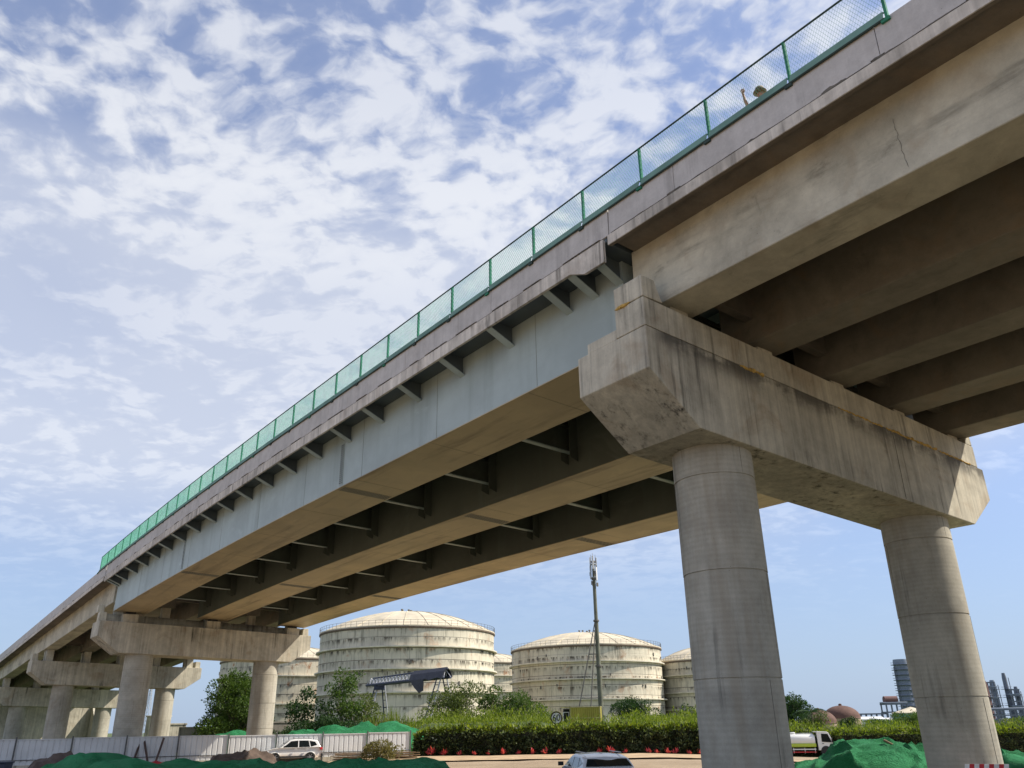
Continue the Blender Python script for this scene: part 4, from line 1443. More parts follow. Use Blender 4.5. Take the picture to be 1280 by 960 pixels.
# ------------------------------------------------------------------ dust netting over soil heaps
def net_mat():
    m, t, b = newmat('green_dust_net')
    pos = t.n('ShaderNodeNewGeometry').outputs['Position']
    a = t.noise(pos, 0.5, 5, 0.6)
    f = t.noise(t.scale(pos, (1, 1, 3)), 2.6, 7, 0.7, 1.0)
    c = t.mix(t.ramp(a, 0.35, 0.7), (0.028, 0.25, 0.085), (0.07, 0.42, 0.17))
    c = t.mix(t.ramp(f, 0.52, 0.72, 0, .6), c, (0.015, 0.12, 0.055))
    c = t.mix(t.ramp(t.noise(pos, 1.1, 6, .65), .62, .75, 0, .25), c, (0.20, 0.34, 0.18))
    t.put(b.inputs['Base Color'], c)
    b.inputs['Roughness'].default_value = 0.75
    b.inputs['Specular IOR Level'].default_value = 0.2
    tr = t.n('ShaderNodeBsdfTranslucent')
    t.put(tr.inputs[0], c)
    ms = t.n('ShaderNodeMixShader')
    ms.inputs[0].default_value = .25
    out = [n for n in m.node_tree.nodes if n.type == 'OUTPUT_MATERIAL'][0]
    bn = t.n('ShaderNodeBump')
    bn.inputs['Strength'].default_value = .8
    bn.inputs['Distance'].default_value = .22
    wr = t.noise(t.scale(pos, (1, 1, 1.6)), 1.5, 7, .6, 1.6)
    rdg = t.math('SUBTRACT', 1.0, t.math('ABSOLUTE', t.math('MULTIPLY', t.math('SUBTRACT', wr, 0.5), 5.0)), clamp=True)
    t.put(bn.inputs['Height'], t.math('ADD', t.math('MULTIPLY', rdg, .5), t.noise(pos, 22, 3, .6)))
    t.put(b.inputs['Normal'], bn.outputs[0])
    m.node_tree.links.new(b.outputs[0], ms.inputs[1])
    m.node_tree.links.new(tr.outputs[0], ms.inputs[2])
    m.node_tree.links.new(ms.outputs[0], out.inputs[0])
    return m


M['timber'] = simple('weathered_boards', (0.30, 0.21, 0.12), 0.9, var=0.35, vscale=2)
M['net'] = net_mat()


def net_heap(cx, cy, rx, ry, bumps, label, seed, mat=None, name='netted_soil_heap', cat='soil heap', cell=.12, group='soil heaps under green dust netting', rough=.10):
    """sheet draped over a soil heap; bumps = (x, y, height, radius)"""
    mat = mat or M['net']
    root = thing(name, (cx, cy, gz(cx, cy)), label, cat, group)
    mb = MB()
    nx_, ny_ = int(2 * rx / cell), int(2 * ry / cell)
    for j in range(ny_ + 1):
        for i in range(nx_ + 1):
            x = cx - rx + 2 * rx * i / nx_
            y = cy - ry + 2 * ry * j / ny_
            e = max(abs((x - cx) / rx), abs((y - cy) / ry))
            e = hypot((x - cx) / rx, (y - cy) / ry)
            h = 0
            for (bx, by, bh, br) in bumps:
                d = hypot(x - bx, (y - by) * 1.0) / br
                h = max(h, bh * (1 / (1 + (d * 1.25) ** 2.2)))        # tent like peaks
            wx = x + .5 * fbm(x * .6, y * .6, seed + 5, 2)
            wy = y + .5 * fbm(x * .6, y * .6, seed + 9, 2)
            r1 = 1 - abs(fbm(wx * .30 + seed, wy * .30, seed, 3)) * 1.9
            r2 = 1 - abs(fbm(wx * .85 + seed, wy * .7, seed + 3, 3)) * 3.2
            h += rough * (1.9 * (max(0, r1) ** 2 - .45) + .8 * max(0, r2)) * min(1, .35 + h)
            k = 1 - sstep(.78, 1.0, e)
            mb.v.append((x, y, gz(x, y) + max(.06, h) * k - .35 * (1 - k)))
    for j in range(ny_):
        for i in range(nx_):
            a = j * (nx_ + 1) + i
            mb.f.append((a, a + 1, a + nx_ + 2, a + nx_ + 1))
    mb.build('net_cover' if mat is M['net'] else 'soil', mat, root, smooth=True, recalc=False)
    return root


def P(u, v, Y):
    q = at(u, v, Y)
    return q.x, q.y, q.z


def bump(u, v, Y, r):
    q = at(u, v, Y)
    return (q.x, q.y, q.z - gz(q.x, q.y), r)


b1 = [bump(130, 940, 31, 3.0), bump(165, 947, 30, 3), bump(215, 950, 31, 3), bump(270, 950, 31, 3), bump(90, 954, 31, 2.5), bump(318, 952, 31, 3)]
net_heap(-12.2, 31.0, 6.6, 4.5, b1, 'left dark green netted heap before the white fence', 1.3)
b2 = [bump(380, 954, 27, 3), bump(440, 953, 27, 3), bump(515, 949, 27, 2.8), bump(480, 953, 27, 3), bump(340, 955, 27, 3)]
net_heap(-4.9, 27.0, 5.2, 3.8, b2, 'low dark green netted heap in front of the white car', 2.7)
b3 = [bump(1086, 928, 36, 3.4), bump(1150, 930, 38, 4.5), bump(1040, 945, 34, 2.4), bump(1195, 935, 38, 4), bump(1005, 956, 33, 2.2), bump(1120, 940, 35, 2.4)]
net_heap(16.8, 36.5, 6.6, 5.0, b3, 'bright green sunlit netted heap between the two near columns', 3.9, rough=.20)
b4 = [bump(1275, 946, 33, 3), bump(1310, 944, 33, 3), bump(1250, 952, 32, 2.4)]
net_heap(21.5, 32.5, 4.6, 3.4, b4, 'bright green netted heap at the right edge beyond the column', 5.1)
b5 = [bump(492, 904, 84, 5), bump(455, 905, 84, 5), bump(420, 910, 84, 5), bump(380, 914, 85, 4.5), bump(508, 908, 83, 3.4)]
net_heap(-16.8, 84.0, 9.4, 5.0, b5, 'long netted heap rising behind the white fence under the slender trees', 6.5, cell=.35, rough=.2)
b6 = [bump(296, 912, 84, 3.4), bump(278, 917, 84, 3)]
net_heap(-28.2, 84.0, 4.6, 3.5, b6, 'small netted heap peeking over the fence below the round tree', 7.7, cell=.3)
M['dark_soil'] = simple('dark_dug_soil', (0.105, 0.075, 0.058), 0.95, var=0.4, vscale=1.5, bump=0.8, bscale=6)
b7 = [bump(314, 941, 60, 2.0), bump(302, 941, 60, 2.0), bump(288, 943, 60, 1.8)]
net_heap(-18.6, 60.0, 2.7, 1.6, b7, 'bare brown earth heap touching the front of the white car', 8.2, M['dark_soil'], 'earth_heap', 'soil heap', .16, None, .22)
b8 = [bump(85, 945, 50, 2.0), bump(66, 950, 50, 2.0)]
net_heap(-25.2, 50.0, 2.8, 1.8, b8, 'reddish brown earth heap left of the dark green netting', 9.4, M['dark_soil'], 'earth_heap', 'soil heap', .16, None, .2)
q = at(1121, 938, 35.2)
r_ = thing('wooden_stick', (q.x, q.y, q.z), 'pale wooden stick lying on the bright green netted heap', 'stick')
MB().path([(-.45, 0, .38), (.0, -.1, .12), (.55, -.25, -.35)], .05, .035, 7).build('stick_body', M['timber'], r_, world=False, smooth=True)
# red cloth lying along the fence
M['red_cloth'] = simple('red_cloth', (0.42, 0.02, 0.025), 0.8, var=0.3)
q = at(240, 940, 60)
rc = thing('red_cloth', (q.x, q.y, 0), 'crumpled red cloth strip on the ground before the hoarding fence', 'cloth')
mb = MB()
n_ = 40
for i in range(n_ + 1):
    x = -3.6 + 7.2 * i / n_
    for j in range(5):
        y = -.6 + .3 * j
        mb.v.append((x, y + .1 * fbm(x, 2), .16 + .34 * sin(pi * j / 4) * (.6 + .5 * fbm(x * .8, j * .3, 2)) + .12 * x * -.3))
for i in range(n_):
    for j in range(4):
        a = i * 5 + j
        mb.f.append((a, a + 5, a + 6, a + 1))
mb.build('cloth_sheet', M['red_cloth'], rc, world=False, smooth=True)

# dry bush and timber boards in front of the fence
q = at(476, 948, 68)
tree('dry_bush', q.x, q.y, 'dry olive bush growing in front of the hoarding fence', 'bush', 1.35, 2.6, M['leaf_dry'], .16, 30, 30, .03, .02, 41, None, stems=5)
for (u, Y, lb, sd_) in ((438, 69, 'pile of timber boards left of the dry bush', 1), (502, 70, 'pile of timber boards right of the dry bush by the hedge', 2)):
    q = at(u, 948, Y)
    r_ = thing('board_pile', (q.x, q.y, gz(q.x, q.y)), lb, 'timber')
    rg_ = random.Random(sd_)
    for k in range(7):
        MB().box((rg_.uniform(-.2, .2), rg_.uniform(-.4, .4), .1 + .075 * k), (2.4 + rg_.uniform(-.4, .4), .24, .06), .1 + rg_.uniform(-.12, .12), 0, rg_.uniform(-.03, .03)).build('board', M['timber'], r_, world=False)

# dark blue bin at the left edge
q = at(2, 958, 44)
M['navy'] = simple('navy_plastic', (0.02, 0.03, 0.06), 0.45)
bn_ = thing('waste_bin', (q.x - .1, q.y, 0), 'dark navy bin cut off by the left photo edge', 'bin')
mb = MB()
mb.extr([(-.38, 0), (.38, 0), (.46, .95), (-.46, .95)], -.35, .35, lambda a, p, q_: (p, a, q_ + .05))
bevel(mb.build('bin_body', M['navy'], bn_, world=False), .03)
bevel(MB().box((0, 0, 1.04), (1.0, .8, .08)).build('lid', M['navy'], bn_, world=False), .025)
for s_ in (-.3, .3):
    MB().tube((s_ - .04, .33, .08), (s_ + .04, .33, .08), .09, n=10).build('wheel', M['bearing'], bn_, world=False)

# ------------------------------------------------------------------ antenna mast, shed, sign
M['pole'] = simple('weathered_mast_steel', (0.13, 0.135, 0.095), 0.7, var=0.3, vscale=1)
M['white'] = simple('white_paint', (0.75, 0.75, 0.74), 0.5, var=0.08)
M['grey'] = simple('grey_plastic', (0.42, 0.44, 0.46), 0.5)
M['black'] = simple('black_rubber', (0.02, 0.02, 0.02), 0.8)
mp = at(752, 900, 125)
MT = thing('antenna_mast', (mp.x, mp.y, gz(mp.x, mp.y)), 'tall telecom antenna mast behind the yellow shed', 'mast')
zt = at(746, 690, 125).z
zs = [0, 10.6, 17.0, 23.2, zt - gz(mp.x, mp.y) - 1.5]
rad_ = [.37, .32, .27, .21, .18]
for i in range(4):
    MB().tube((0, 0, zs[i]), (0, 0, zs[i + 1]), rad_[i], rad_[i] * .93, 14).build('pole_section', M['pole'], MT, world=False, smooth=True)
    MB().lathe((0, 0, zs[i + 1]), [(rad_[i] + .10, -.14), (rad_[i] + .12, 0), (rad_[i] + .10, .14)], 14).build('flange', M['rail_dk'], MT, world=False)
top = zs[4]
for k in range(2):
    MB().lathe((0, 0, top - 2.4 + 2.0 * k), [(.2, -.05), (.52, -.05), (.52, .05), (.2, .05)], 18, cap=False).build('platform_ring', M['grey'], MT, world=False)
rg_ = random.Random(3)
for k in range(6):
    a = k * pi / 3 + .35
    h = top - .2 - 1.5 * (k % 2) + rg_.uniform(-.2, .2)
    c, s_ = cos(a), sin(a)
    an = MB().box((.52 * c, .52 * s_, h), (.14, .28, 2.0), a).build('antenna', M['white'] if k % 3 else M['grey'], MT, world=False)
    bevel(an, .04)
    MB().tube((.40 * c, .40 * s_, h - 1.3), (.40 * c, .40 * s_, h + 1.4), .04, n=6).build('antenna_pipe', M['grey'], MT, world=False)
    MB().box((.44 * c - .2 * s_, .44 * s_ + .2 * c, h - 1.6), (.2, .26, .55), a).build('radio_unit', M['rail_dk'], MT, world=False)
for sx in (-4.4, -2.1):
    MB().tube((sx, -1.6, 0.2), (-.05 + sx * .02, -.15, 17.2), .11, .07, 7).build('strut', M['rail_dk'], MT, world=False)
for h in (6.2, 12.2):
    f = (h - .2) / 17.0
    xs_ = [sx + (-.05 + sx * .02 - sx) * f for sx in (-4.4, -2.1)]
    MB().tube((xs_[0], -1.6 + 1.45 * f, h), (0, -.2, h + .05), .07, n=6).build('strut_tie', M['rail_dk'], MT, world=False)

M['shed'] = simple('olive_yellow_sheet', (0.38, 0.33, 0.045), 0.55, var=0.12, vscale=0.8)
M['shed_trim'] = simple('shed_trim', (0.48, 0.42, 0.16), 0.6)
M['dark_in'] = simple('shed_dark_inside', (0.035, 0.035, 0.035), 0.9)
sp_ = at(733, 900, 112)
zsh0, zsh1 = 2.3, at(735, 884.5, 112).z
SH = thing('site_shed', (sp_.x, sp_.y, zsh0 - .3), 'olive yellow corrugated site shed with an open white framed door', 'shed', rz=-.18)
Lx, Ly, Hh = 3.75, 2.4, zsh1 - zsh0 + .3


def corr(mb, a, b_, z0_, z1_, n_, out):
    a, b_ = Vector(a), Vector(b_)
    for k in range(n_):
        p0, p1 = a.lerp(b_, k / n_), a.lerp(b_, (k + 1) / n_)
        m0, m1 = p0.lerp(p1, .15), p0.lerp(p1, .85)
        o = Vector(out) * .05
        mb.add([Vector((q.x, q.y, z)) for z in (z0_, z1_) for q in (p0, m0 + o, m1 + o, p1)], [(0, 1, 5, 4), (1, 2, 6, 5), (2, 3, 7, 6)])


w_ = MB()
corr(w_, (-Lx / 2 + .02, -Ly / 2, 0), (Lx / 2, -Ly / 2, 0), -.3, Hh, 14, (0, -1, 0))
w_.build('front_wall', M['shed'], SH, world=False, recalc=False)
w_ = MB()
corr(w_, (Lx / 2, -Ly / 2, 0), (Lx / 2, Ly / 2, 0), -.3, Hh, 9, (1, 0, 0))
w_.build('end_wall', M['shed'], SH, world=False, recalc=False)
w_ = MB()
corr(w_, (Lx / 2, Ly / 2, 0), (-Lx / 2, Ly / 2, 0), -.3, Hh, 14, (0, 1, 0))
w_.build('back_wall', M['shed'], SH, world=False, recalc=False)
de = MB()
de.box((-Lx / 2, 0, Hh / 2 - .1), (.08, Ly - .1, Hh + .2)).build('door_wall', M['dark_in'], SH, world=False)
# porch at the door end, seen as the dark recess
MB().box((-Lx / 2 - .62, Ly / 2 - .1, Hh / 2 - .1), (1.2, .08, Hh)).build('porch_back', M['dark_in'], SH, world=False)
dr = MB()
for (cx_, cz_, sx_, sz_) in ((-Lx / 2 - 1.0, .75, .09, 2.1), (-Lx / 2 - .28, .75, .09, 2.1)):
    MB().box((cx_, -Ly / 2 + .6, cz_), (sx_, .08, sz_)).build('door_frame', M['white'], SH, world=False)
MB().box((-Lx / 2 - .64, -Ly / 2 + .6, 1.84), (.82, .08, .09)).build('door_frame', M['white'], SH, world=False)
bevel(MB().box((-.55, 0, Hh + .05), (Lx + 1.3, Ly + .2, .1)).build('roof', M['shed_trim'], SH, world=False), .02)
MB().box((.01, -Ly / 2 - .06, Hh * .48), (Lx, .05, .07)).build('wall_rail', M['shed_trim'], SH, world=False)
MB().box((Lx / 2 + .02, -Ly / 2 - .05, Hh / 2), (.1, .1, Hh + .3)).build('corner_trim', M['shed_trim'], SH, world=False)
MB().box((-Lx / 2 - .02, -Ly / 2 - .05, Hh / 2), (.1, .1, Hh + .3)).build('corner_trim', M['shed_trim'], SH, world=False)

# speed limit sign
sg_ = at(695.5, 897.5, 88)
SG = thing('speed_sign', (sg_.x, sg_.y, 1.6), 'round dark rimmed speed limit sign reading 60 above the hedge', 'sign', rz=-.35)
hz_ = sg_.z - 1.6
R_ = .62
MB().tube((0, .06, -.5), (0, .06, hz_ + .3), .04, n=8).build('post', M['grey'], SG, world=False)
MB().tube((0, .02, hz_), (0, .0, hz_), R_, R_, 32).build('sign_plate', M['white'], SG, world=False)
rm = MB()
for i in range(32):
    a, b_ = 2 * pi * i / 32, 2 * pi * (i + 1) / 32
    rm.hexa([(cos(w) * r_, y_, hz_ + sin(w) * r_) for y_ in (-.015, .001) for (w, r_) in ((a, R_ * .8), (b_, R_ * .8), (b_, R_ * 1.02), (a, R_ * 1.02))])
M['sign_rim'] = simple('sign_rim_paint', (0.06, 0.035, 0.02), 0.6)
M['sign_ink'] = simple('sign_digit_paint', (0.03, 0.025, 0.05), 0.6)
rm.build('rim', M['sign_rim'], SG, world=False)
tx = bpy.data.curves.new('digits', 'FONT')
tx.body = '60'
tx.size = .86
tx.align_x = 'CENTER'
tx.align_y = 'CENTER'
tx.extrude = .004
tx.offset = .012
to = bpy.data.objects.new('digits_src', tx)
COL.objects.link(to)
dg = bpy.context.evaluated_depsgraph_get()
me = bpy.data.meshes.new_from_object(to.evaluated_get(dg))
bpy.data.objects.remove(to)
me.materials.clear()
do = link_mesh('digits', me, M['sign_ink'], SG)
do.location = (0, -.012, hz_)
do.rotation_euler = (radians(90), 0, 0)

# ------------------------------------------------------------------ gantry crane in front of the first tank
M['crane'] = simple('dark_blue_crane_paint', (0.035, 0.045, 0.08), 0.6, var=0.3)
M['lattice'] = simple('pale_lattice_steel', (0.45, 0.46, 0.50), 0.6)
M['tarp'] = simple('black_tarpaulin', (0.03, 0.03, 0.045), 0.6, var=0.3)
pL, pR = at(462, 857, 128), at(559, 846, 112)
cz = (pL + pR) / 2
CR_ = thing('gantry_crane', (cz.x, cz.y, gz(cz.x, cz.y)), 'dark lattice gantry crane with tarpaulin in front of the big tank', 'crane')
ax = (pR - pL)
axn = ax.normalized()
sd2 = Vector((axn.y, -axn.x, 0)).normalized()
for s_ in (-.55, .55):
    MB().tube(pL + sd2 * s_, pR + sd2 * s_, .16, .2, 6).build('chord', M['crane'], CR_)
up_ = Vector((0, 0, 1.05))
MB().tube(pL + axn * 1.0 + up_ * .9, pR + up_ * 1.0, .11, .13, 6).build('chord', M['crane'], CR_)
nl = 22
for i in range(nl):
    f0, f1 = i / nl, (i + .5) / nl
    for s_ in (-.55, .55):
        lt = MB()
        lt.path([pL.lerp(pR, f0) + sd2 * s_, pL.lerp(pR, f1) + up_ * .95, pL.lerp(pR, (i + 1) / nl) + sd2 * s_], .055, n=5)
        lt.build('lattice_bar', M['lattice'], CR_)
# tarpaulin over the right third
tp = MB()
sec = []
for i in range(9):
    f = .60 + .40 * i / 8
    o = pL.lerp(pR, f)
    wv = .12 * sin(i * 2.1)
    sec.append([o + sd2 * -.85 - Vector((0, 0, .1 + wv)), o + sd2 * -.5 + up_ * .7, o + up_ * 1.1 + Vector((0, 0, .05)), o + sd2 * .5 + up_ * .7, o + sd2 * .85 - Vector((0, 0, .15 - wv))])
for s_ in sec:
    tp.v += [tuple(v) for v in s_]
for i in range(8):
    for j in range(4):
        a = i * 5 + j
        tp.f.append((a, a + 5, a + 6, a + 1))
tpo = tp.build('tarpaulin', M['tarp'], CR_, recalc=False)
sm_ = tpo.modifiers.new('thick', 'SOLIDIFY')
sm_.thickness = .03
o1, o2, o3 = pL.lerp(pR, .62), pL.lerp(pR, .79), pL.lerp(pR, .74)
fl = MB().add([o1 + sd2 * .9 - Vector((0, 0, .02)), o2 + sd2 * .9 - Vector((0, 0, .02)), o2 + sd2 * .9 - Vector((0, 0, 1.5)), o3 + sd2 * .95 - Vector((0, 0, 1.75)), o1.lerp(o3, .5) + sd2 * .95 - Vector((0, 0, 1.0))], [(0, 1, 2, 3, 4)]).build('hanging_flap', M['tarp'], CR_)
sm_ = fl.modifiers.new('thick', 'SOLIDIFY')
sm_.thickness = .03


def ladder_leg(top_, foot, w, rungs):
    d = (foot - top_)
    sdw = Vector((1, 0, 0)) * w
    for s_ in (-.5, .5):
        MB().tube(top_ + sdw * s_ * .6, foot + sdw * s_, .09, .11, 6).build('leg', M['crane'] if s_ < 0 else M['lattice'], CR_)
    for k in range(1, rungs):
        f = k / rungs
        c = top_ + d * f
        ww = w * (.6 + .4 * f)
        MB().tube(c - sdw.normalized() * ww * .5, c + sdw.normalized() * ww * .5, .05, n=5).build('rung', M['crane'], CR_)


tR = pL.lerp(pR, .93)
fR = gz(tR.x, tR.y) + 1.0
ladder_leg(tR + Vector((-.3, 0, -.1)), Vector((tR.x - 2.1, tR.y - 1.8, fR)), .85, 9)
ladder_leg(tR + Vector((.5, 0, -.1)), Vector((tR.x + 2.0, tR.y + 1.5, fR)), .85, 9)
tL = pL.lerp(pR, .13)
ladder_leg(tL + Vector((-.3, 0, -.1)), Vector((tL.x - 1.7, tL.y - 1.5, 0)), .7, 8)
ladder_leg(tL + Vector((.7, 0, -.1)), Vector((tL.x + 1.6, tL.y + 1.5, 0)), .7, 8)
bevel(MB().box(tL + Vector((.2, -.3, -.45)), (1.5, .8, .6)).build('trolley', M['crane'], CR_), .04)

# ------------------------------------------------------------------ refinery and far buildings at the right
M['ref'] = simple('refinery_steel_hazed', (0.15, 0.17, 0.21), 0.7, var=0.2)  # blue grey of both steels has the distance haze painted in
M['ref_lt'] = simple('refinery_paint_hazed', (0.21, 0.25, 0.31), 0.7, var=0.15)
M['ref_rd'] = simple('refinery_red_steel', (0.16, 0.08, 0.07), 0.8)
M['rust_dome'] = simple('rust_brown_dome', (0.13, 0.068, 0.05), 0.85, var=0.25, vscale=0.8)
M['tan_wall'] = simple('tan_wall', (0.36, 0.28, 0.19), 0.85)
M['teal'] = simple('teal_tank_paint', (0.06, 0.20, 0.18), 0.6)


def platforms(root, r, zs_, seed):
    rg2 = random.Random(seed)
    for z in zs_:
        a0 = rg2.uniform(0, 6.28)
        MB().lathe((0, 0, z), [(r * .98, -.12), (r + 1.4, -.12), (r + 1.4, .1), (r * .98, .1)], 20, cap=False).build('platform', M['ref'], root, world=False)
        MB().lathe((0, 0, z + 1.1), [(r + 1.33, -.06), (r + 1.4, 0), (r + 1.33, .06)], 20, cap=False).build('handrail', M['ref'], root, world=False)


q = at(1140, 900, 480)
zt = at(1137, 823, 480).z
r_ = thing('distillation_column', (q.x, q.y, -1.5), 'tall blue grey refinery column with many platforms left of the right pier', 'refinery column')
MB().lathe((0, 0, 0), [(4.6, 0), (4.6, 9), (4.2, 10), (4.2, zt), (4.0, zt + 1.0)], 28).build('shell', M['ref_lt'], r_, world=False, smooth=True)
platforms(r_, 4.2, [8 + 2.7 * i for i in range(int((zt - 6) / 2.7))], 1)
MB().tube((-4.9, -1, 0), (-4.9, -1, zt - 3), .35, n=8).build('riser_pipe', M['ref'], r_, world=False)
for (u, vt, lb, rad2, sd_, mt, Y) in ((1239, 851, 'dark refinery column nearest the right pier', 1.9, 2, 'ref_rd', 470), (1250, 850, 'grey platformed refinery column beside the dark one', 1.9, 3, 'ref_lt', 480), (1266.5, 841, 'slimmest tall refinery stack near the right edge', 1.35, 4, 'ref', 480), (1278, 858, 'short refinery stack at the right edge', 1.4, 5, 'ref', 480)):
    q = at(u, 895, Y)
    zt = at(u, vt, Y).z
    r_ = thing('refinery_stack', (q.x, q.y, -1.5), lb, 'refinery column', 'refinery columns at the right')
    MB().lathe((0, 0, 0), [(rad2 * 1.1, 0), (rad2, 4), (rad2 * .85, zt - 1), (rad2 * .6, zt + 1.5)], 18).build('shell', M[mt], r_, world=False, smooth=True)
    platforms(r_, rad2, [6 + 4.2 * i for i in range(int((zt - 5) / 4.2))], sd_)
    MB().tube((rad2 + .8, -.5, 0), (rad2 + .6, -.5, zt - 1), .2, n=6).build('riser_pipe', M['ref'], r_, world=False)


def frame_tower(u0, u1, v, Y, levels, label, bays=3, depth=6):
    a, b_ = at(u0, 895, Y), at(u1, 895, Y)
    zt_ = at((u0 + u1) / 2, v, Y).z
    mid = (a + b_) / 2
    root = thing('pipe_rack', (mid.x, mid.y, -1.5), label, 'pipe rack')
    Lr = b_.x - a.x
    z_ = zt_ + 1.5
    for i in range(bays + 1):
        for dy in (-depth / 2, depth / 2):
            MB().box((-Lr / 2 + Lr * i / bays, dy, z_ / 2), (.55, .55, z_)).build('post', M['ref'], root, world=False)
    for k in range(levels):
        z2 = z_ * (k + 1) / levels
        for dy in (-depth / 2, depth / 2):
            MB().box((0, dy, z2), (Lr + 1, .5, .6)).build('beam', M['ref'], root, world=False)
        if k % 2 == 0:
            for pz_ in (-1.5, 0, 1.5):
                MB().tube((-Lr / 2 - 1, pz_, z2 + .6), (Lr / 2 + 1, pz_, z2 + .6), .35, n=8).build('pipe', M['ref_lt'], root, world=False)
    return root, z_


fr_, z_ = frame_tower(1107, 1133, 880, 420, 3, 'steel pipe rack carrying a horizontal drum left of the column', 4)
MB().tube((-4.4, 0, z_ + 1.9), (1.8, 0, z_ + 1.9), 1.7, n=18).build('drum', M['ref_rd'], fr_, world=False, smooth=True)
frame_tower(1073, 1106, 892.5, 430, 2, 'low pipe rack over white roofs between dome and column', 5)
frame_tower(1236, 1300, 887, 440, 3, 'long dark pipe rack right of the right pier', 8)
fx, _z = frame_tower(1241, 1250, 853, 474, 8, 'braced steel frame between the two refinery columns', 2, 3)
fx2, _z = frame_tower(1268, 1279, 862, 478, 6, 'braced steel frame between the two right edge stacks', 2, 3)
for (u, Y, R2, vt, lb) in ((1053, 215, 4.3, 881.5, 'rust brown domed tank behind the shrubs'), (1024, 205, 3.9, 887, 'brown domed tank mostly hidden behind the palm')):
    q = at(u, 900, Y)
    zt_ = at(u, vt, Y).z
    z0 = -1.5
    r_ = thing('domed_silo', (q.x, q.y, z0), lb, 'domed tank', 'brown domed tanks')
    hh = zt_ - z0
    MB().lathe((0, 0, 0), [(R2, 0), (R2, hh - 2.9)], 40, cap=False).build('wall', M['tan_wall'], r_, world=False, smooth=True)
    MB().lathe((0, 0, hh - 2.9), [(R2 + .12, -.1), (R2 * cos(.0), 0.1)] + [(R2 * cos(t_), 2.75 * sin(t_) + .1) for t_ in np.linspace(.1, 1.5, 9)], 40, cap=False).build('dome', M['rust_dome'], r_, world=False, smooth=True)
    MB().lathe((0, 0, hh - .1), [(.4, 0), (.4, .35), (.1, .5)], 12).build('top_vent', M['rust_dome'], r_, world=False)
q = at(1141, 900, 230)
zt_ = at(1141, 885, 230).z
r_ = thing('teal_tank', (q.x, q.y, -1.5), 'teal tank with pale cone roof behind bushes at the right column', 'storage tank')
MB().lathe((0, 0, 0), [(4.6, 0), (4.6, zt_ + .3)], 40, cap=False).build('wall', M['teal'], r_, world=False, smooth=True)
MB().lathe((0, 0, zt_ + .3), [(4.9, -.1), (4.9, .05), (.05, 1.5)], 24, cap=False).build('cone_roof', M['roof'], r_, world=False)
for (u, v, Y, w, lb) in ((1085, 896, 300, 9, 'low white roofed shed right of the brown dome'), (1101, 897.5, 310, 7, 'low white shed left of the pipe rack')):
    q = at(u, 900, Y)
    zt_ = at(u, v, Y).z
    r_ = thing('white_shed', (q.x, q.y, -1.5), lb, 'shed')
    hh = zt_ + 1.5
    mb = MB().extr([(-w / 2, 0), (w / 2, 0), (w / 2, hh - .8), (-w / 2, hh - .8)], -3, 3, lambda a, p, q_: (p, a, q_)).build('wall', M['white'], r_, world=False)
    MB().extr([(-3.4, hh - .85), (3.4, hh - .85), (0, hh)], -w / 2 - .3, w / 2 + .3, lambda a, p, q_: (a, p, q_ + .06)).build('roof', M['white'], r_, world=False)
# far lattice mast seen between the left columns
q = at(181, 915, 300)
zt_ = at(181, 858, 300).z
r_ = thing('lattice_mast', (q.x, q.y, -.5), 'thin far lattice mast between the left pier columns', 'mast')
for (sx, sy) in ((-1, -1), (1, -1), (1, 1), (-1, 1)):
    MB().tube((sx * 1.1, sy * 1.1, 0), (sx * .25, sy * .25, zt_), .09, n=5).build('leg', M['grey'], r_, world=False)
for k in range(12):
    f0, f1 = k / 12, (k + 1) / 12
    w0, w1 = 1.1 - .85 * f0, 1.1 - .85 * f1
    for sg in (-1, 1):
        MB().tube((-sg * w0, -w0, zt_ * f0), (sg * w1, -w1, zt_ * f1), .05, n=4).build('brace', M['grey'], r_, world=False)
        MB().tube((sg * w0, -w0, zt_ * f0), (sg * w1, w1, zt_ * f1), .05, n=4).build('brace', M['grey'], r_, world=False)

# ------------------------------------------------------------------ vehicles
def paint(name, col, dust=0.0, dust_reflect_h=0.8):
    m, t, b = newmat(name)
    ob = t.n('ShaderNodeTexCoord').outputs['Object']
    z = t.sep(ob)[2]
    nz = t.noise(ob, 3, 5, .6)
    f = t.math('ADD', z, t.math('MULTIPLY', nz, -.5))
    c = t.mix(t.ramp(f, dust_reflect_h - .25, 0.0 + .0, 0, dust), col, (0.50, 0.28, 0.09)) if dust else t.mix(t.ramp(nz, .3, .7, 0, .1), col, (0.3, 0.3, 0.3))  # tan tint low down: dust, and on the suv a painted ground reflection
    t.put(b.inputs['Base Color'], c)
    b.inputs['Roughness'].default_value = .35
    b.inputs['Coat Weight'].default_value = .7
    b.inputs['Coat Roughness'].default_value = .08
    return m


M['car_white'] = paint('white_car_paint', (0.82, 0.82, 0.81), 0.6, 0.75)
M['car_silver'] = paint('white_car_paint_clean', (0.72, 0.74, 0.76))
M['truck_white'] = paint('truck_white_paint', (0.78, 0.77, 0.72), 0.3, 0.9)
M['lime'] = paint('lime_truck_paint', (0.42, 0.55, 0.04), 0.25, 0.7)
mg, tg, bg_ = newmat('car_glass')
bg_.inputs['Base Color'].default_value = (0.012, 0.016, 0.018, 1)
bg_.inputs['Roughness'].default_value = .04
bg_.inputs['Specular IOR Level'].default_value = .8
M['glass'] = mg
M['rim_al'] = simple('alloy_rim', (0.45, 0.45, 0.46), 0.35, 0.7)
M['red_lamp'] = simple('red_lamp_glass', (0.55, 0.03, 0.04), 0.2)
M['lamp'] = simple('clear_lamp_glass', (0.75, 0.77, 0.8), 0.15)


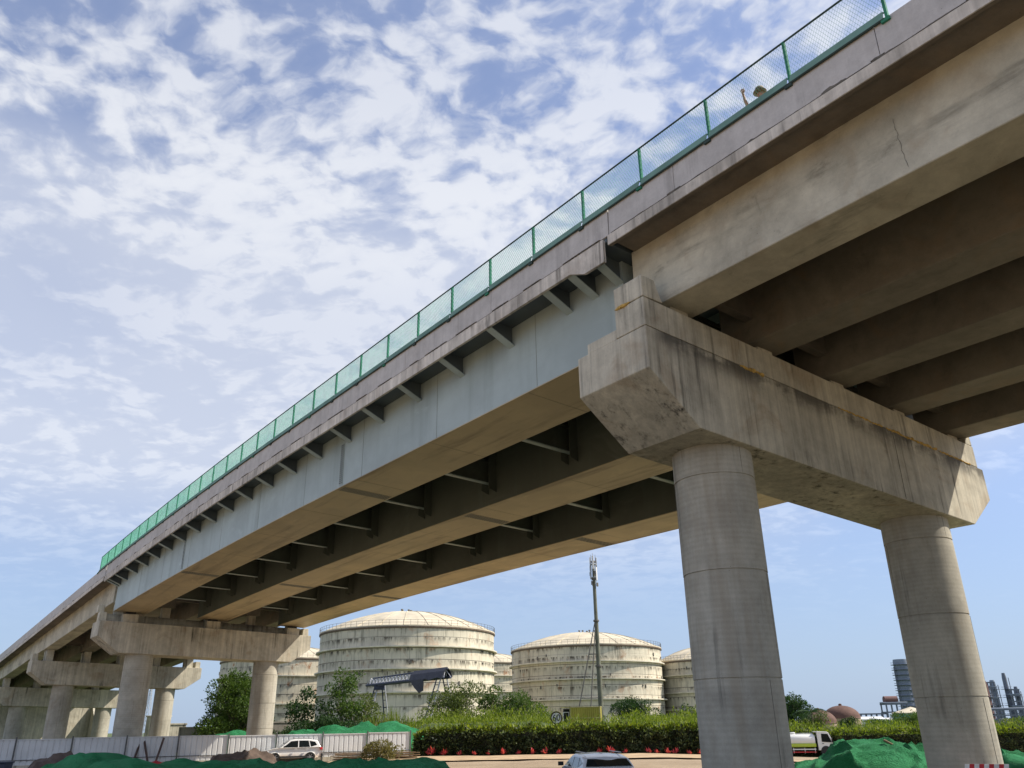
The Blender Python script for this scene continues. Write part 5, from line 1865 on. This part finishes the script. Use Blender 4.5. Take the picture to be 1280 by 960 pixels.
def wheel(root, x, y, r, w, name='wheel', rim=True):
    sgn = 1 if y > 0 else -1
    wo_ = MB()
    pr = [(r * .62, -w / 2), (r * .92, -w / 2), (r, -w * .32), (r, w * .32), (r * .92, w / 2), (r * .62, w / 2)]
    n_ = 28
    vs, fs = [], []
    for rr_, a in pr:
        for i in range(n_):
            t_ = 2 * pi * i / n_
            vs.append((x + rr_ * cos(t_), y + a, r + rr_ * sin(t_)))
    for j in range(len(pr)):
        jj = (j + 1) % len(pr)
        for i in range(n_):
            k = (i + 1) % n_
            fs.append((j * n_ + i, j * n_ + k, jj * n_ + k, jj * n_ + i))
    wo_.add(vs, fs)
    ty = wo_.build(name, M['black'], root, world=False, smooth=True, ang=50)
    MB().tube((x, y - w * .3, r), (x, y + w * .3, r), r * .63, n=24).build('rim', M['bearing'], ty, world=False)
    for k in range(6):
        a = k * pi / 3
        c = Vector((x + r * .33 * cos(a), y + sgn * w * .34, r + r * .33 * sin(a)))
        MB().box(c, (r * .58, w * .1, r * .13), 0, 0, -a).build('spoke', M['rim_al'], ty, world=False)
    MB().tube((x, y + sgn * w * .28, r), (x, y + sgn * w * .42, r), r * .15, n=12).build('hub', M['rim_al'], ty, world=False)
    return ty


def arch(cx, r, n_=9):
    return [(cx - r * cos(pi * i / n_), .30 + r * sin(pi * i / n_)) for i in range(n_ + 1)]


def car(loc, rz, label, L=4.4, Wd=1.82, H=1.62, mat='car_white', name='suv', cat='car'):
    """front towards -x in its own frame"""
    root = thing(name, loc, label, cat, rz=rz)
    wb, r = L * .60, .35
    xf, xr = -wb / 2 - .02, wb / 2 - .05
    low = [(-L / 2 + .10, .28)] + arch(xf, .41) + arch(xr, .41) + [(L / 2 - .12, .34), (L / 2, .50), (L / 2 - .01, .80), (L / 2 - .06, 1.02), (L / 2 - .22, 1.06),
           (-.95, 1.03), (-1.35, .98), (-L / 2 + .22, .86), (-L / 2 + .05, .72), (-L / 2, .50)]
    mb = MB()
    n_ = len(low)
    lays = []
    for (yy, k) in ((-Wd / 2 + .10, .93), (-Wd / 2 + .02, .985), (-Wd / 2, 1.0)):
        lays.append((yy, k))
    lays = lays[::1]
    allv = []
    seq = [(-Wd / 2 + .0, 'o'), (Wd / 2 - .0, 'o')]
    # outer skin: slightly tumblehomed sides
    rings_ = []
    for yy, inset, top_in in ((-1, 0, 1), (-1, .0, 0), (1, .0, 0), (1, 0, 1)):
        ring = []
        for (x_, z_) in low:
            bul = 1 - .10 * max(0, (z_ - .75)) / .3 - .06 * max(0, (.5 - z_)) / .2
            end = 1 - .16 * max(0, abs(x_) - L / 2 + .5) / .5
            ring.append((x_, yy * Wd / 2 * bul * end * (.80 if top_in else 1.0), z_ + (.012 if top_in and z_ > .9 else 0)))
        rings_.append(ring)
    for ring in rings_:
        mb.v += ring
    for k in range(3):
        for i in range(n_):
            j = (i + 1) % n_
            mb.f.append((k * n_ + i, k * n_ + j, (k + 1) * n_ + j, (k + 1) * n_ + i))
    mb.f.append(tuple(range(n_))[::-1])
    mb.f.append(tuple(range(3 * n_, 4 * n_)))
    # drop the inner strips: faces 0 and 2 close the sides
    body = mb.build('body', M[mat], root, world=False, smooth=True, ang=50)
    bevel(body, .045, 3)
    # greenhouse
    base = [(-1.02, 1.02), (L / 2 - .20, 1.05)]
    gh = [(-1.05, 1.015), (-.28, H - .06), (.05, H), (1.20, H - .02), (L / 2 - .42, H - .10), (L / 2 - .16, 1.045)]
    mb = MB()
    hw = lambda z: Wd / 2 * (.93 - .20 * (z - 1.0) / (H - 1.0))
    m_ = len(gh)
    for sgn in (-1, 1):
        for (x_, z_) in gh:
            mb.v.append((x_, sgn * hw(z_), z_ - (0 if z_ < 1.2 else .035)))
    for (x_, z_) in gh:
        mb.v.append((x_, 0, z_ + .0))
    for i in range(m_ - 1):
        mb.f.append((i, i + 1, 2 * m_ + i + 1, 2 * m_ + i))
        mb.f.append((2 * m_ + i, 2 * m_ + i + 1, m_ + i + 1, m_ + i))
    mb.f.append(tuple(range(m_)))
    mb.f.append(tuple(range(m_, 2 * m_))[::-1])
    ghs = mb.build('cabin', M[mat], root, world=False, smooth=True, ang=50)
    bevel(ghs, .05, 3)
    # side glass
    for sgn in (-1, 1):
        for poly in ([(-.80, 1.06), (-.22, H - .15), (.32, H - .11), (.32, 1.06)], [(.40, 1.06), (.40, H - .11), (1.10, H - .12), (1.22, 1.07)], [(1.30, 1.08), (1.18, H - .14), (L / 2 - .62, H - .22), (L / 2 - .46, 1.20)]):
            MB().extr(poly, -.004, .010, lambda a, p, q_: (p, sgn * (hw(q_) + a), q_ - .01)).build('side_window', M['glass'], root, world=False)
        MB().box((-.72, sgn * (Wd / 2 + .08), 1.10), (.10, .17, .12)).build('mirror', M['black'], root, world=False)
        for dx_ in (.18, 1.05):
            MB().box((dx_, sgn * (Wd / 2 - .045), .93), (.2, .05, .035)).build('door_handle', M[mat], root, world=False)
        MB().box((.03, sgn * (Wd / 2 - .03), .38), (2.0, .06, .14)).build('sill_trim', M['bearing'], root, world=False)
        bevel(MB().box((L / 2 - .13, sgn * (Wd / 2 - .24), .93), (.20, .36, .17)).build('taillight', M['red_lamp'], root, world=False), .03)
        bevel(MB().box((-L / 2 + .24, sgn * (Wd / 2 - .30), .76), (.30, .34, .15), 0, 0, -.2).build('headlight', M['lamp'], root, world=False), .03)
        MB().tube((-.1, sgn * .56, H + .02), (1.35, sgn * .56, H + .01), .018, n=6).build('roof_rail', M['rim_al'], root, world=False)
    def pane(p0, p1, y0, y1, nm, out):
        (xa, za), (xb, zb2_) = p0, p1
        d = Vector((xb - xa, 0, zb2_ - za)).normalized()
        nn = Vector((-d.z, 0, d.x)) * out
        c = []
        for k in (0.002, .014):
            for (x_, z_, yv) in ((xa, za, y0), (xb, zb2_, y1)):
                pass
            c += [Vector((xa, -y0, za)) + nn * k, Vector((xa, y0, za)) + nn * k, Vector((xb, y1, zb2_)) + nn * k, Vector((xb, -y1, zb2_)) + nn * k]
        return MB().hexa(c).build(nm, M['glass'], root, world=False)
    pane((-.98, 1.07), (-.34, H - .10), Wd * .42, Wd * .35, 'windscreen', 1)
    pane((L / 2 - .17, 1.10), (L / 2 - .40, H - .16), Wd * .40, Wd * .345, 'rear_window', -1)
    bevel(MB().box((L / 2 - .03, 0, .45), (.12, Wd * .82, .26)).build('rear_bumper', M['bearing'], root, world=False), .03)
    bevel(MB().box((-L / 2 + .06, 0, .46), (.14, Wd * .80, .22)).build('front_grille', M['bearing'], root, world=False), .03)
    MB().box((L / 2 + .005, 0, .78), (.02, .44, .13)).build('number_plate', M['white'], root, world=False)
    for x_ in (xf, xr):
        for sgn in (-1, 1):
            wheel(root, x_, sgn * (Wd / 2 - .13), r, .23)
    return root


q = at(364.5, 949, 68.6)
car((q.x, q.y, .02), atan2(fdir.y, fdir.x) - .02, 'white suv, tan ground reflection painted low, parked in front of the white hoarding fence', L=4.45, H=1.64)
q = at(739, 956, 29.0)
car((q.x + .1, q.y, .04), radians(-82), 'white car cut off by the bottom photo edge, only its roof showing', L=4.3, Wd=1.78, H=1.45, mat='car_silver', name='parked_car')

# water truck
q = at(1004, 944, 92)
tz = gz(q.x, q.y) + .05
TK = thing('water_truck', (q.x, q.y, tz), 'small white and lime water tanker truck half hidden by the near column', 'truck', rz=radians(-14))
cabp = [(1.55, .55), (3.10, .50), (3.14, .95), (3.06, 1.25), (2.72, 2.18), (2.55, 2.30), (1.60, 2.34), (1.55, 2.28)]
mb = MB().extr(cabp, -.92, .92, lambda a, p, q_: (p, a * (1 - .09 * max(0, q_ - 1.2)), q_))
bevel(mb.build('cab', M['truck_white'], TK, world=False), .06, 3)
for sgn in (-1, 1):
    MB().extr([(1.95, 1.35), (2.92, 1.28), (2.62, 2.08), (1.98, 2.12)], -.004, .012, lambda a, p, q_: (p, sgn * (.92 * (1 - .09 * max(0, q_ - 1.2)) + a), q_)).build('side_window', M['glass'], TK, world=False)
    MB().box((2.96, sgn * 1.08, 1.5), (.1, .22, .42)).build('mirror', M['black'], TK, world=False)
    MB().box((2.05, sgn * .935, 1.18), (.18, .03, .05)).build('door_handle', M['black'], TK, world=False)
    bevel(MB().box((3.08, sgn * .62, .78), (.12, .36, .2)).build('headlight', M['lamp'], TK, world=False), .03)
    # dark disc painting in the shade inside the wheel arch
    mb = MB()
    MB().tube((2.28, sgn * .80, .44), (2.28, sgn * .932, .44), .53, n=24).build('arch_shade', M['bearing'], TK, world=False)
ws = MB().hexa([Vector((x_, y_, z_)) for (dx_) in (0.0, .02) for (x_, y_, z_) in ((3.065 + dx_, -.80, 1.27), (3.065 + dx_, .80, 1.27), (2.735 + dx_, .74, 2.16), (2.735 + dx_, -.74, 2.16))])
ws.build('windscreen', M['glass'], TK, world=False)
bevel(MB().box((3.12, 0, .52), (.14, 1.84, .26)).build('bumper', M['truck_white'], TK, world=False), .03)
MB().box((-.6, 0, .62), (5.2, .8, .2)).build('chassis', M['bearing'], TK, world=False)
tv = MB()
n_ = 32
secs = [(-3.05, .55), (-3.0, .9), (-2.85, 1.0), (1.18, 1.0), (1.32, .9), (1.36, .55)]
for (x_, k) in secs:
    for i in range(n_):
        a = 2 * pi * i / n_
        e = .72
        cy_, sy_ = cos(a), sin(a)
        tv.v.append((x_, .95 * k * abs(cy_) ** e * (1 if cy_ > 0 else -1), 1.50 + .60 * k * abs(sy_) ** e * (1 if sy_ > 0 else -1)))
for j in range(len(secs) - 1):
    for i in range(n_):
        k = (i + 1) % n_
        tv.f.append((j * n_ + i, j * n_ + k, (j + 1) * n_ + k, (j + 1) * n_ + i))
tv.f += [tuple(range(n_))[::-1], tuple(range((len(secs) - 1) * n_, len(secs) * n_))]
tv.build('tank', M['truck_white'], TK, world=False, smooth=True)
for sgn in (-1, 1):
    bevel(MB().extr([(sgn * .90, .86), (sgn * .975, .92), (sgn * .975, 1.20), (sgn * .93, 1.22)], -3.0, 1.35, lambda a, p, q_: (a, p, q_)).build('lime_side_band', M['lime'], TK, world=False), .01)
    MB().tube((-2.9, sgn * .55, 2.16), (1.2, sgn * .55, 2.16), .025, n=6).build('top_rail', M['grey'], TK, world=False)
    for (z_, mt) in ((.66, 'white'), (.40, 'red_lamp')):
        MB().box((.15, sgn * .93, z_), (2.3, .05, .10)).build('side_guard', M[mt], TK, world=False)
    for x_ in (-.9, .2, 1.2):
        MB().box((x_, sgn * .90, .55), (.06, .05, .5)).build('guard_post', M['white'], TK, world=False)
    fd = MB()
    for i in range(8):
        a0, a1 = pi * (i / 8), pi * ((i + 1) / 8)
        fd.hexa([(-1.75 + r_ * cos(a), sgn * y_, .48 + r_ * sin(a)) for y_ in (.62, .97) for (a, r_) in ((a0, .56), (a1, .56), (a1, .60), (a0, .60))])
    fd.build('mudguard', M['lime'], TK, world=False)
    wheel(TK, 2.28, sgn * .82, .42, .24)
    wheel(TK, -1.75, sgn * .80, .42, .30)
MB().lathe((-.8, 0, 2.08), [(.3, 0), (.3, .16), (.24, .2)], 18).build('filler_hatch', M['truck_white'], TK, world=False)
MB().box((1.5, 0, 2.30), (.5, 1.5, .08)).build('cab_visor', M['truck_white'], TK, world=False)
bevel(MB().box((-.4, 0, .78), (1.2, 1.5, .22)).build('pump_box', M['bearing'], TK, world=False), .02)

# red and white warning barrier at the right near column
q = at(1231, 958, 25.6)
BR_ = thing('warning_barrier', (q.x, q.y, 0), 'red and white striped barrier board at the foot of the right near column', 'barrier', rz=radians(-27))
M['bar_red'] = simple('barrier_red', (0.55, 0.02, 0.03), 0.45)
M['bar_white'] = simple('barrier_white', (0.78, 0.78, 0.78), 0.45)
zt_ = q.z + .06
Wb = 1.12
for k in range(9):
    x0, x1 = -Wb / 2 + Wb * k / 9, -Wb / 2 + Wb * (k + 1) / 9
    MB().extr([(x0 + .001, zt_ - .26), (x1 - .001, zt_ - .26), (x1 + .059, zt_), (x0 + .061, zt_)], -.02, .02, lambda a, p, q_: (p, a, q_)).build('stripe', M['bar_red'] if k % 2 else M['bar_white'], BR_, world=False)
for sgn in (-.42, .42):
    MB().box((sgn, .05, zt_ / 2), (.06, .05, zt_ - .04)).build('leg', M['bar_white'], BR_, world=False)
    MB().box((sgn, .05, .03), (.08, .6, .06)).build('foot', M['bar_red'], BR_, world=False)

# ------------------------------------------------------------------ person on the bridge behind the mesh fence
def skin_obj(name, verts, edges, radii, mat, parent, sub=2, root_i=0):
    me = bpy.data.meshes.new(name)
    me.from_pydata(verts, edges, [])
    o = bpy.data.objects.new(name, me)
    COL.objects.link(o)
    md_ = o.modifiers.new('skin', 'SKIN')
    for i, r_ in enumerate(radii):
        me.skin_vertices[0].data[i].radius = (r_, r_) if not isinstance(r_, tuple) else r_
    me.skin_vertices[0].data[root_i].use_root = True
    sb = o.modifiers.new('sub', 'SUBSURF')
    sb.levels = sub
    sb.render_levels = sub
    dgp = bpy.context.evaluated_depsgraph_get()
    m2 = bpy.data.meshes.new_from_object(o.evaluated_get(dgp))
    bpy.data.objects.remove(o)
    m2.name = name
    m2.shade_smooth()
    m2.materials.clear()
    return link_mesh(name, m2, mat, parent)


M['skin'] = simple('skin', (0.36, 0.19, 0.13), 0.6, var=0.08)
M['straw'] = simple('straw', (0.34, 0.28, 0.19), 0.85, var=0.25, vscale=30)
M['shirt'] = simple('dark_work_shirt', (0.05, 0.07, 0.12), 0.85)
M['trousers'] = simple('dark_trousers', (0.03, 0.03, 0.04), 0.85)
ph = B(5.98, 10.12, 0)
deck = 8.86 * K + CAM_H - drop(5.98) * K
PE = thing('person', (ph.x, ph.y, deck), 'person in a straw hat raising one hand behind the bridge mesh fence', 'person', rz=AZ + pi / 2)
# frame: person faces +y ; x to their right
HZ = 1.0
V = [(0, 0, .94), (0, 0, 1.12), (0, .01, 1.30), (0, 0, 1.44), (0, .01, 1.52), (0, .03, 1.60), (0, .035, 1.70),
     (.19, 0, 1.40), (.26, .18, 1.26), (.30, .25, 1.52), (.315, .26, 1.70), (.318, .265, 1.78),
     (-.19, 0, 1.40), (-.25, .02, 1.12), (-.24, .10, .88), (-.24, .12, .82),
     (.10, 0, .88), (.11, .02, .48), (.11, -.02, .09), (.11, .13, .04), (-.10, 0, .88), (-.11, .02, .48), (-.11, -.02, .09), (-.11, .13, .04)]
E_ = [(0, 1), (1, 2), (2, 3), (3, 4), (4, 5), (5, 6), (3, 7), (7, 8), (8, 9), (9, 10), (10, 11), (3, 12), (12, 13), (13, 14), (14, 15), (0, 16), (16, 17), (17, 18), (18, 19), (0, 20), (20, 21), (21, 22), (22, 23)]
Rr = [(.15, .11), (.145, .11), (.16, .12), (.10, .08), .052, (.075, .09), (.07, .085), .06, .048, .042, .03, .034, .06, .048, .035, .034, .085, .058, .045, .035, .085, .058, .045, .035]
skin_obj('body', V, E_, Rr, M['skin'], PE)
# fingers of the raised hand: thumb up, others curled
hx, hy, hz2 = .318, .265, 1.80
fv, fe, frr = [], [], []
def chain(pts, rads):
    b_ = len(fv)
    fv.extend(pts)
    frr.extend(rads)
    fe.extend([(b_ + i, b_ + i + 1) for i in range(len(pts) - 1)])
for k in range(4):
    ox = -.033 + .022 * k
    ln = (.9, 1.0, .95, .75)[k]
    f = skin_obj('finger', [(hx + ox, hy, hz2 + .02), (hx + ox, hy + .025 * ln, hz2 + .075 * ln), (hx + ox, hy + .058 * ln, hz2 + .07 * ln), (hx + ox, hy + .052 * ln, hz2 + .03)], [(0, 1), (1, 2), (2, 3)], [.010, .0095, .009, .008], M['skin'], PE, 1)
skin_obj('thumb', [(hx - .035, hy - .005, hz2 - .01), (hx - .058, hy + .01, hz2 + .03), (hx - .052, hy + .012, hz2 + .085), (hx - .048, hy + .012, hz2 + .115)], [(0, 1), (1, 2), (2, 3)], [.012, .0115, .010, .009], M['skin'], PE, 1)
skin_obj('palm', [(hx, hy, hz2 - .045), (hx, hy + .004, hz2), (hx, hy + .008, hz2 + .035)], [(0, 1), (1, 2)], [(.030, .022), (.046, .022), (.046, .018)], M['skin'], PE, 2)
# clothes
skin_obj('shirt', [(0, 0, .90), (0, 0, 1.12), (0, .01, 1.30), (0, 0, 1.43), (.19, 0, 1.40), (.25, .165, 1.28), (-.19, 0, 1.40), (-.245, .02, 1.15)], [(0, 1), (1, 2), (2, 3), (3, 4), (4, 5), (3, 6), (6, 7)], [(.175, .135), (.17, .13), (.18, .14), (.115, .095), .075, .066, .075, .066], M['shirt'], PE)
skin_obj('trousers', [(0, 0, .96), (0, 0, .90), (.10, 0, .84), (.11, .02, .48), (.11, -.02, .12), (-.10, 0, .84), (-.11, .02, .48), (-.11, -.02, .12)], [(0, 1), (1, 2), (2, 3), (3, 4), (1, 5), (5, 6), (6, 7)], [(.16, .12), (.16, .12), .105, .078, .065, .105, .078, .065], M['trousers'], PE)
MB().lathe((0, .035, 1.735), [(.165, -.035), (.15, -.02), (.115, .0), (.112, .03), (.10, .09), (.06, .125), (.005, .13)], 28, cap=False).build('straw_hat', M['straw'], PE, world=False, smooth=True)
MB().lathe((0, .035, 1.737), [(.118, .002), (.116, .035)], 28, cap=False).build('hat_band', M['bearing'], PE, world=False)
for sgn in (-1, 1):
    MB().lathe((sgn * .03, .122, 1.665), [(.001, -.011), (.011, 0), (.001, .011)], 10, cap=False).build('eye', M['bearing'], PE, world=False)
    MB().lathe((sgn * .082, .035, 1.645), [(.004, -.03), (.014, 0), (.004, .03)], 8).build('ear', M['skin'], PE, world=False)
MB().add([(-.014, .118, 1.615), (.014, .118, 1.615), (0, .145, 1.62), (0, .118, 1.66)], [(0, 1, 2), (1, 3, 2), (3, 0, 2)]).build('nose', M['skin'], PE, world=False)
MB().box((0, .118, 1.588), (.045, .008, .009)).build('mouth', M['red_lamp'], PE, world=False)
